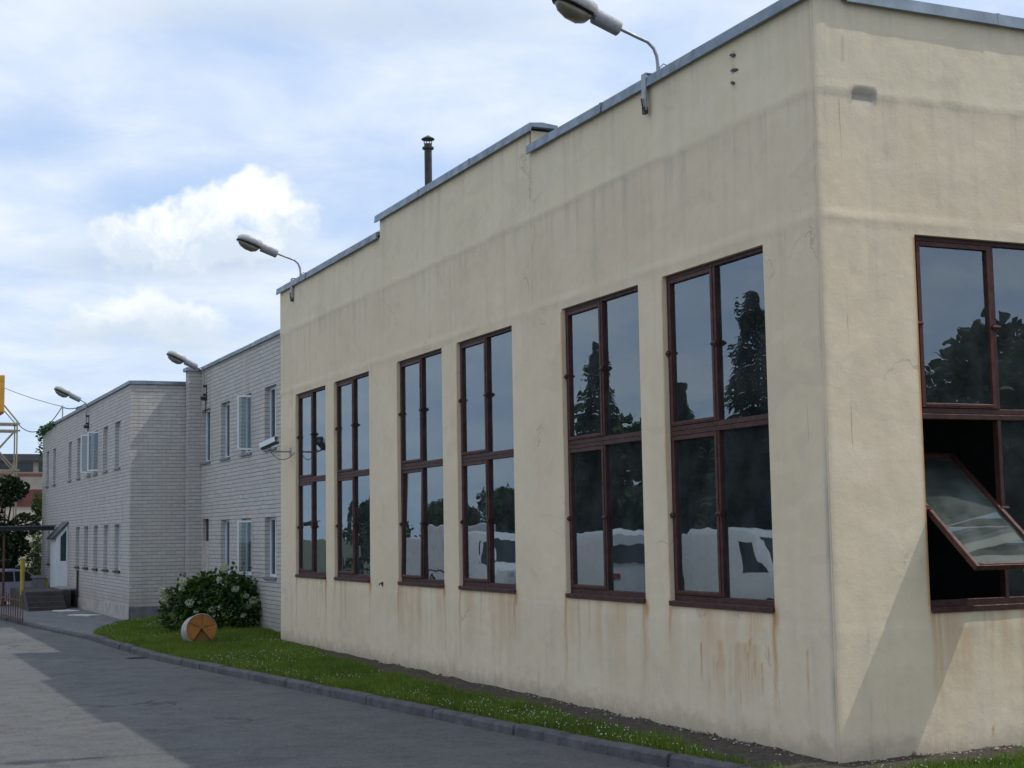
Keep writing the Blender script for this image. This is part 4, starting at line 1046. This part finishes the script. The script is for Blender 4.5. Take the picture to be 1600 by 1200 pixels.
def conifer_meshes(h, r, seed):
    g = random.Random(seed); T = []; m = MB()
    m.tube([(0, 0, -.4), (0, 0, h * .5), (0, 0, h * .985)], [.16, .09, .012], 8)
    z = h * .07
    while z < h * .985:
        t = z / h; L0 = r * (1 - t) ** .85 + .10; k = 11 if t < .75 else 7; a0 = g.uniform(0, 6)
        for q in range(k):
            a = a0 + q * 2 * math.pi / k + g.uniform(-.25, .25); L = L0 * g.uniform(.65, 1.15)
            d = np.array((math.cos(a), math.sin(a), 0)); sd_ = np.array((-math.sin(a), math.cos(a), 0))
            c0 = np.array((0, 0, z)); tip = c0 + d * L + np.array((0, 0, -.22 * L + .10 * L * (t > .6)))
            m.tube([tuple(c0), tuple(tip)], [.02, .004], 4)
            ns = max(4, int(L / .16))
            for u in np.linspace(.12, 1.0, ns):
                p = c0 + (tip - c0) * u; wd = (.36 * L * (1 - u) ** .6 + .14)
                for sg in (-1, 1):
                    e = p + sd_ * sg * wd * g.uniform(.7, 1.1) + d * .16 + np.array((0, 0, -.10 * wd - g.uniform(.04, .22)))
                    w_ = d * g.uniform(.05, .10)
                    T.append([p - w_, p + w_, e + w_ * .3, e - w_ * .3])
        z += h * .019 * g.uniform(.8, 1.2) * (1.1 - .5 * t)
    T = np.array(T)
    return tri_cloud('crown', T, np.clip(rng.normal(.45, .25, len(T)), 0, 1), NEED, 4), m.mesh('trunk', BARK, smooth=True)
LT = [leafy_meshes(7.0, 3.1, 1, 5200, .34, .10), leafy_meshes(7.0, 3.3, 2, 5200, .34, .08), leafy_meshes(7.0, 2.7, 3, 4600, .32, .12)]
CT = [conifer_meshes(11.3, 2.5, 4), conifer_meshes(8.4, 1.8, 6)]
def tree(name, label, meshes, loc, sc=1.0, rz=0.0, group=None, szx=1.0):
    t = thing(name, label, 'tree', loc, rz, group); t.scale = (sc * szx, sc * szx, sc)
    link('crown', meshes[0], t); link('trunk', meshes[1], t); return t
tree('conifer_tree', 'tall spruce mirrored in the upper pane of the window nearest the corner', CT[0], (-22, 34.6, -.2))
tree('conifer_tree', 'small spruce mirrored left of the tall one in the nearest window', CT[1], (-22, 39.8, -.2))
tree('conifer_tree', 'tall spruce mirrored in the upper panes of the second window from the corner', CT[0], (-22, 47.2, -.2), .97, 2.0)
trow = [(-24, 29.0, 1.0), (-25, 33.5, .92), (-23.5, 38.0, .95), (-25, 42.5, .95), (-24, 46.5, 1.05), (-24.5, 51.0, 1.05), (-25, 55.5, .85), (-24, 60.0, .75), (-25, 64.5, .78), (-24, 70.0, .70), (-26, 76.0, .70), (-25, 83.0, .72), (-27, 91.0, .85)]
for q, (x, y, s_) in enumerate(trow):
    tree('leafy_tree', 'dense leafy tree across the road mirrored in the long row of windows', LT[q % 3], (x, y, -.3 + float(gslope(y))), s_, q * 1.3, 'trees across the road mirrored in the windows', 1.1)
for q, (x, y, s_) in enumerate([(17, -25, .98), (21.5, -26, 1.02), (25.5, -25, 1.22), (30, -27, 1.05), (34.5, -25.5, 1.0)]):
    tree('leafy_tree', 'dark leafy tree mirrored in the panes of the right hand wall', LT[(q + 1) % 3], (x, y, -.3), s_, q * 1.9, 'trees mirrored in the right hand windows', 1.15)
# the greenery behind the gate at the far left
ta = tree('leafy_tree', 'dark tree behind the low gate, in front of the far beige block', leafy_meshes(5.6, 1.75, 7, 9000, .17, .12), (-2.72, 49, -.4), .90, .5)
tb = tree('leafy_tree', 'paler young tree close beside the end of the brick wing', leafy_meshes(4.9, .75, 8, 2600, .13, .10), (-.55, 56.5, -.7), 1.0, 1.5)
tc = tree('leafy_tree', 'low spreading shrubby tree under the dark canopy behind the parked car', leafy_meshes(2.8, 1.3, 9, 3600, .12, .05), (-.9, 55.0, -.75), 1.0, .2)
# creeper on the far roof edge of the wing
iv = MB()
p_ = []
for q in range(420):
    y = random.triangular(44.8, 49.5, 48.8); k_ = (y - 44.8) / 4.7; p_.append((XW - .07 + random.gauss(0, .04), y, 6.47 + random.gauss(.0, .03) - abs(random.gauss(0, .12)) * k_))
for q in range(150): p_.append((XW - .1 + random.uniform(-.10, .3), 49.45 + random.gauss(0, .06), 6.5 - abs(random.gauss(0, .75))))
p_ = np.array(p_)
ivo = link('creeper', tri_cloud('creeper', leaf_cloud(p_, .12, None, .8), np.clip(rng.normal(.6, .2, len(p_)), 0, 1), tinted('creeper_leaves', (.02, .06, .02), (.08, .20, .06), .5, .2), 4))
tag(ivo, 'green creeper hanging over the far roof corner of the brick wing', 'plant')

# ------------------------------------------------------------------ gateway, canopy, gate leaf, post
cn_ = thing('gate_canopy', 'dark flat canopy on thin steel posts over the gateway by the porch', 'canopy', (0, 0, 0))
m = MB(); m.box(-8.0, -1.55, 43.6, 46.0, 2.50, 2.64)
for x in np.arange(-7.9, -1.6, .25): m.box(x, x + .03, 43.56, 43.6, 2.48, 2.66)
m.build('roof_deck', DARKMET, cn_)
m = MB(); m.prism([(43.5, 2.62), (46.1, 2.62), (46.1, 2.68), (43.5, 2.665)], 0, -8.1, -1.5); m.build('roof_sheet', simple('canopy_sheet', (.10, .10, .115), .6, .2), cn_)
for x in (-3.22, -3.42, -6.5): MB().tube([(x, 43.9, -.3), (x, 43.9, 2.5)], .045, 8).build('post', RUSTY, cn_)
gt = thing('gate_leaf', 'low rusty barred gate leaf standing open at the kerb', 'gate', (-3.93, 31.2, -.10))
m = MB(); L_ = 5.2
for z in (.12, .62): m.bar((0, 0, z), (-.35, L_, z), .04)
m.build('rails', RUSTY, gt)
m = MB()
for q in range(15):
    t = q / 14; m.bar((-.35 * t, L_ * t, .0), (-.35 * t, L_ * t, .78), .024)
m.build('bars', RUSTY, gt)
yp = thing('gate_post', 'yellow painted post beside the gate', 'post', (-2.98, 40.2, -.2))
m = MB(); m.tube([(0, 0, 0), (0, 0, 1.72)], .075, 12); m.build('shaft', simple('yellow_paint', (.36, .29, .03), .6, 0, .3, 6), yp, smooth=40)
m = MB(); m.tube([(0, 0, 1.72), (0, 0, 1.75), (0, 0, 1.78)], [.085, .085, .03], 12); m.build('cap', simple('post_cap', (.3, .24, .05), .6), yp)
gp = thing('brick_gate_pier', 'short grey pier with a pale cap between the steps and the car', 'pier', (-1.95, 44.6, -.2))
m = MB(); m.box(-.2, .2, -.2, .2, -.2, 1.0); m.build('shaft', simple('pier_grey', (.20, .19, .20), .9, 0, .3, 6, .3), gp)
m = MB(); m.box(-.25, .25, -.25, .25, 1.0, 1.08); m.build('cap', CONC, gp)
m = MB(); m.box(.205, .32, -.16, .0, -.2, .98); m.build('yellow_panel', simple('pier_yellow', (.34, .30, .04), .7), gp)
# two white slabs lying on the pavement
slab_m = simple('pale_slab', (.52, .52, .50), .8, 0, .15)
for q, (x, y, r_, s_) in enumerate([(-2.02, 37.0, .2, (.28, .45)), (-1.92, 33.8, .5, (.22, .5))]):
    m = MB(); m.box(-s_[0], s_[0], -s_[1], s_[1], 0, .035); o = m.build('stone_slab', slab_m, None, bevel=.008, loc=(x, y, -.078)); o.rotation_euler = (0, 0, r_)
    tag(o, ['pale flat slab on the pavement right by the foot of the steps', 'pale flat slab on the pavement nearer the grass corner'][q], 'slab', 'pale slabs on the pavement')
# iron gully and patch on the road
m = MB(); m.box(-.18, .18, -.12, .12, 0, .012)
for q in range(5): m.box(-.15, .15, -.10 + .045 * q, -.08 + .045 * q, .0125, .016)
o = m.build('road_gully', DARKMET, None, loc=(-3.17, 18.4, -.168)); tag(o, 'small dark drain grate at the foot of the kerb', 'drain')

# ------------------------------------------------------------------ vehicles
CARW = simple('white_car_paint', (.72, .73, .74), .3, 0, .04, 3)
LILAC = simple('lilac_car_paint', (.50, .46, .60), .3, 0, .05, 3)
CGL = simple('car_glass', (.02, .03, .035), .06, 0, .2)
TYRE = simple('tyre', (.02, .02, .02), .85)
RIM = simple('wheel_rim', (.35, .35, .36), .4, .6)
LHT = simple('headlight', (.65, .66, .66), .1)
RED = simple('tail_light', (.30, .02, .02), .2)
def vehicle(name, label, cat, loc, rz, prof, Wd, wheels, wr, glass_side, glass_front, paint, lights, group=None, box=None):
    """prof: side outline (y along the length, front at -y); built with a curved-in roof"""
    t = thing(name, label, cat, loc, rz, group)
    m = MB(); rows = []
    zmax = max(z for _, z in prof)
    for sx, ins, dz_ in ((-1, .0, 0), (-.96, .0, 0)): pass
    def ring(x, shrink):
        cy = sum(p[0] for p in prof) / len(prof)
        return [(x * (1 - (.13 * max(0, (z - .9) / max(.2, zmax - .9)) if z > .9 else 0)), cy + (y - cy) * (1 - shrink * .012), .30 + (z - .30) * (1 - shrink * .012)) for y, z in prof]
    h = Wd / 2
    m.loft([ring(-h + .0, 4), ring(-h + .06, .6), ring(-h + .16, 0), ring(h - .16, 0), ring(h - .06, .6), ring(h, 4)])
    m.build('body', paint, t, smooth=35)
    for nm, poly in glass_side:
        for sx in (-1, 1):
            def X(z): return sx * (h * (1 - (.13 * max(0, (z - .9) / max(.2, zmax - .9)) if z > .9 else 0)) + .006)
            g = MB(); k = len(poly); g.add([(X(z), y, z) for y, z in poly] + [(X(z) - sx * .05, y, z) for y, z in poly], [tuple(range(k)), tuple(reversed(range(k, 2 * k)))] + [(i, i + k, (i + 1) % k + k, (i + 1) % k) for i in range(k)])
            g.build(nm, CGL, t)
    for nm, (a, b) in glass_front:      # a=(y,z) bottom, b=(y,z) top
        g = MB(); w0, w1 = h * .86, h * .76
        d = Vector((0, b[0] - a[0], b[1] - a[1])); nn = Vector((0, -d.z, d.y)).normalized()
        if nm == 'rear_window': nn = -nn
        o_ = nn * .014; i_ = -nn * .03
        vs = [Vector((sx * w, p[0], p[1])) + q for q in (o_, i_) for sx, w, p in ((-1, w0, a), (1, w0, a), (1, w1, b), (-1, w1, b))]
        g.add(vs, [(0, 1, 2, 3), (7, 6, 5, 4), (0, 4, 5, 1), (1, 5, 6, 2), (2, 6, 7, 3), (3, 7, 4, 0)]); g.build(nm, CGL, t)
    for y in wheels:
        for sx in (-1, 1):
            x = sx * (h - .09)
            w = MB(); w.tube([(x - .11, y, wr), (x - .09, y, wr), (x + .09, y, wr), (x + .11, y, wr)], [wr * .9, wr, wr, wr * .9], 24); wo_ = w.build('wheel', TYRE, t, smooth=40)
            w = MB(); w.tube([(x + sx * .105, y, wr), (x + sx * .125, y, wr)], [wr * .6, wr * .5], 20); w.build('rim', RIM, wo_)
    for nm, y, z, mt in lights:
        for sx in (-1, 1):
            g = MB(); g.box(sx * h * .74 - .12, sx * h * .74 + .12, y - .03, y + .03, z - .09, z + .09); g.build(nm, mt, t, bevel=.02)
    if box:
        y0, y1, z0, z1 = box
        g = MB(); g.box(-h - .05, h + .05, y0, y1, z0, z1); g.build('cargo_box', paint, t, bevel=.03)
    g = MB(); yf = min(p[0] for p in prof); g.box(-h * .94, h * .94, yf - .06, yf + .05, .34, .56); g.build('bumper', simple('bumper_grey', (.08, .08, .085), .6), t, bevel=.03)
    return t
van_prof = [(-2.45, .34), (-2.5, .62), (-2.42, 1.02), (-1.75, 1.25), (-1.02, 2.12), (-.7, 2.30), (2.25, 2.34), (2.42, 2.2), (2.47, .9), (2.45, .34), (1.85, .32), (-1.9, .32)]
vgl = [('side_window', [(-1.55, 1.28), (-.45, 1.28), (-.45, 1.98), (-.98, 1.98)])]
vgf = [('windscreen', ((-1.70, 1.30), (-1.06, 2.06))), ('rear_window', ((2.475, 1.35), (2.445, 1.95)))]
vl = [('headlight', -2.44, .86, LHT), ('tail_light', 2.47, 1.0, RED)]
GV = 'white vans parked across the road'
v1 = vehicle('parked_van', 'white van mirrored at the foot of the window nearest the corner', 'van', (-12.5, 20.2, -.17), R(0), van_prof, 1.95, (-1.6, 1.5), .34, vgl, vgf, CARW, vl, GV)
v2 = copy_tree(v1); v2.location = (-12.6, 29.2, -.17); v2.rotation_euler = (0, 0, R(184)); v2['label'] = 'white van mirrored at the foot of the second window from the corner'
v3 = copy_tree(v1); v3.location = (-12.4, 36.2, -.17); v3.rotation_euler = (0, 0, R(3)); v3['label'] = 'white van mirrored at the foot of the third window from the corner'
tr_prof = [(-3.1, .42), (-3.15, .8), (-3.1, 1.45), (-2.82, 2.2), (-2.6, 2.32), (-1.55, 2.35), (-1.5, .95), (3.0, .9), (3.0, .62), (-1.4, .42)]
vehicle('box_truck', 'white box truck mirrored at the foot of the fourth window from the corner', 'truck', (-12.6, 42.6, -.17), R(181), tr_prof, 2.0, (-2.2, 1.9), .40,
        [('side_window', [(-2.82, 1.5), (-1.85, 1.5), (-1.85, 2.12), (-2.62, 2.12)])], [('windscreen', ((-3.06, 1.52), (-2.84, 2.14)))], CARW, [('headlight', -3.12, .85, LHT), ('tail_light', 3.0, .78, RED)], None, (-1.42, 3.1, .92, 2.62))
car_prof = [(-2.1, .32), (-2.16, .58), (-2.05, .80), (-1.0, .95), (-.32, 1.38), (.1, 1.44), (1.0, 1.42), (1.62, 1.02), (2.08, .96), (2.14, .6), (2.05, .32), (1.6, .28), (-1.6, .28)]
cgl_ = [('side_window', [(-.85, .98), (.15, .98), (.15, 1.34), (-.30, 1.34)]), ('side_window', [(.22, .98), (1.35, .98), (.95, 1.34), (.22, 1.34)])]
cgf = [('windscreen', ((-.98, .98), (-.34, 1.36))), ('rear_window', ((1.60, 1.05), (1.04, 1.40)))]
cl = [('headlight', -2.08, .66, LHT), ('tail_light', 2.11, .76, RED)]
vehicle('parked_car', 'pale lilac car parked beyond the gateway behind the yellow post', 'car', (-2.75, 46.9, -.33), R(112), car_prof, 1.66, (-1.3, 1.32), .29, cgl_, cgf, LILAC, cl)

# ------------------------------------------------------------------ lattice mast with orange cabin, overhead cables
mast = thing('lattice_gantry', 'tan steel lattice gantry carrying an orange cabinet at the left edge', 'gantry', (-2.0, 52, -.5))
STRAW = simple('tan_steel', (.27, .24, .17), .6, .1, .25, 6)
m = MB()
for y in (0, .9):
    for x in (0, -1.4): m.bar((x, y, 0), (x, y, 7.5), .055)
    for z in (7.40, 7.12, 5.50): m.bar((-3.2, y, z), (.12, y, z - .02), .07)
    m.bar((-.05, y, 7.1), (-1.4, y, 5.5), .05); m.bar((-1.4, y, 7.1), (-.05, y, 5.5), .05); m.bar((-.05, y, 5.45), (-1.0, y, 3.9), .06); m.bar((-1.4, y, 5.5), (0, y, 3.0), .05); m.bar((0, y, 3.0), (-1.4, y, 1.0), .05)
for x in (0, -1.4):
    for z in (7.4, 5.5, 3.2): m.bar((x, 0, z), (x, .9, z), .06)
m.build('frame', STRAW, mast)
m = MB(); m.bar((.05, 0, 7.42), (-.52, .1, 8.15), .06); m.bar((.0, 0, 7.3), (-.55, .0, 7.95), .04); m.build('strut', STRAW, mast)
m = MB(); m.box(-2.4, -.52, -.2, 1.0, 7.82, 9.35); m.build('cabinet', simple('orange_cabinet', (.52, .26, .03), .55, 0, .3, 3), mast, bevel=.03)
m = MB(); m.prism([(-2.45, 7.60), (-.9, 7.60), (-.50, 7.82), (-2.45, 7.82)], 1, -.19, .99); m.build('cabinet_base', simple('red_base', (.22, .06, .03), .6), mast)
def catenary(a, b, sag, n=20):
    a = Vector(a); b = Vector(b)
    return [tuple(a.lerp(b, t) - Vector((0, 0, sag * 4 * t * (1 - t)))) for t in [i / n for i in range(n + 1)]]
tag(MB().tube(catenary((-2.5, 52, 8.33), (-1.2, 44.5, 6.98), .05), .012, 5).build('overhead_cable', DARKMET), 'thin straight cable from the orange cabinet to the roof post', 'cable', 'overhead cables at the far left')
tag(MB().tube(catenary((-1.95, 52, 6.85), (-1.25, 44.5, 6.92), .55), .018, 5).build('overhead_cable', DARKMET), 'thicker sagging cable from the gantry rail to the roof post', 'cable', 'overhead cables at the far left')
tag(MB().tube(catenary((-1.15, 44.4, 6.93), (-1.0, 40.2, 6.75), .10), .02, 5).build('overhead_cable', DARKMET), 'short dark cable drooping along the roof behind the post', 'cable', 'overhead cables at the far left')

# ------------------------------------------------------------------ far beige block
far = thing('apartment_block', 'far beige block with a flat dark eave, strip windows and red band', 'building', (-4, 95, -1))
BEI = simple('beige_render', (.42, .36, .29), .9, 0, .2, .6, .2, 10)
MB().box(-14, 12, 0, 12, 0, 8.5).build('wall', BEI, far)
MB().box(-14.4, 12.4, -.5, 12.4, 8.5, 8.95).build('roof', simple('dark_eave', (.06, .06, .075), .8), far)
for q in range(18):
    x = -13.4 + q * 1.42; m = MB(); m.box(x, x + 1.05, -.03, .02, 7.75, 8.42); f = m.build('window', simple('far_window', (.03, .035, .045), .2) if q == 0 else bpy.data.materials['far_window'], far)
m = MB(); m.box(-14.02, 12.02, -.06, 0.0, 5.4, 6.55); m.build('red_band', simple('red_brick_band', (.13, .04, .035), .9, 0, .3, 2), far)
m = MB()
for x in np.arange(-13, 11, 3.1): m.box(x, x + 1.3, -.075, -.055, 5.75, 6.2)
m.build('band_window', bpy.data.materials['far_window'], far)
m = MB(); m.box(-14.01, 12.01, -.05, 0, 7.45, 7.65); m.build('string_course', simple('far_red_course', (.25, .10, .07), .9), far)
m = MB(); m.box(-14.01, 12.01, -.04, 0, 3.0, 4.4); m.build('lower_band', simple('far_pale', (.48, .44, .38), .9), far)
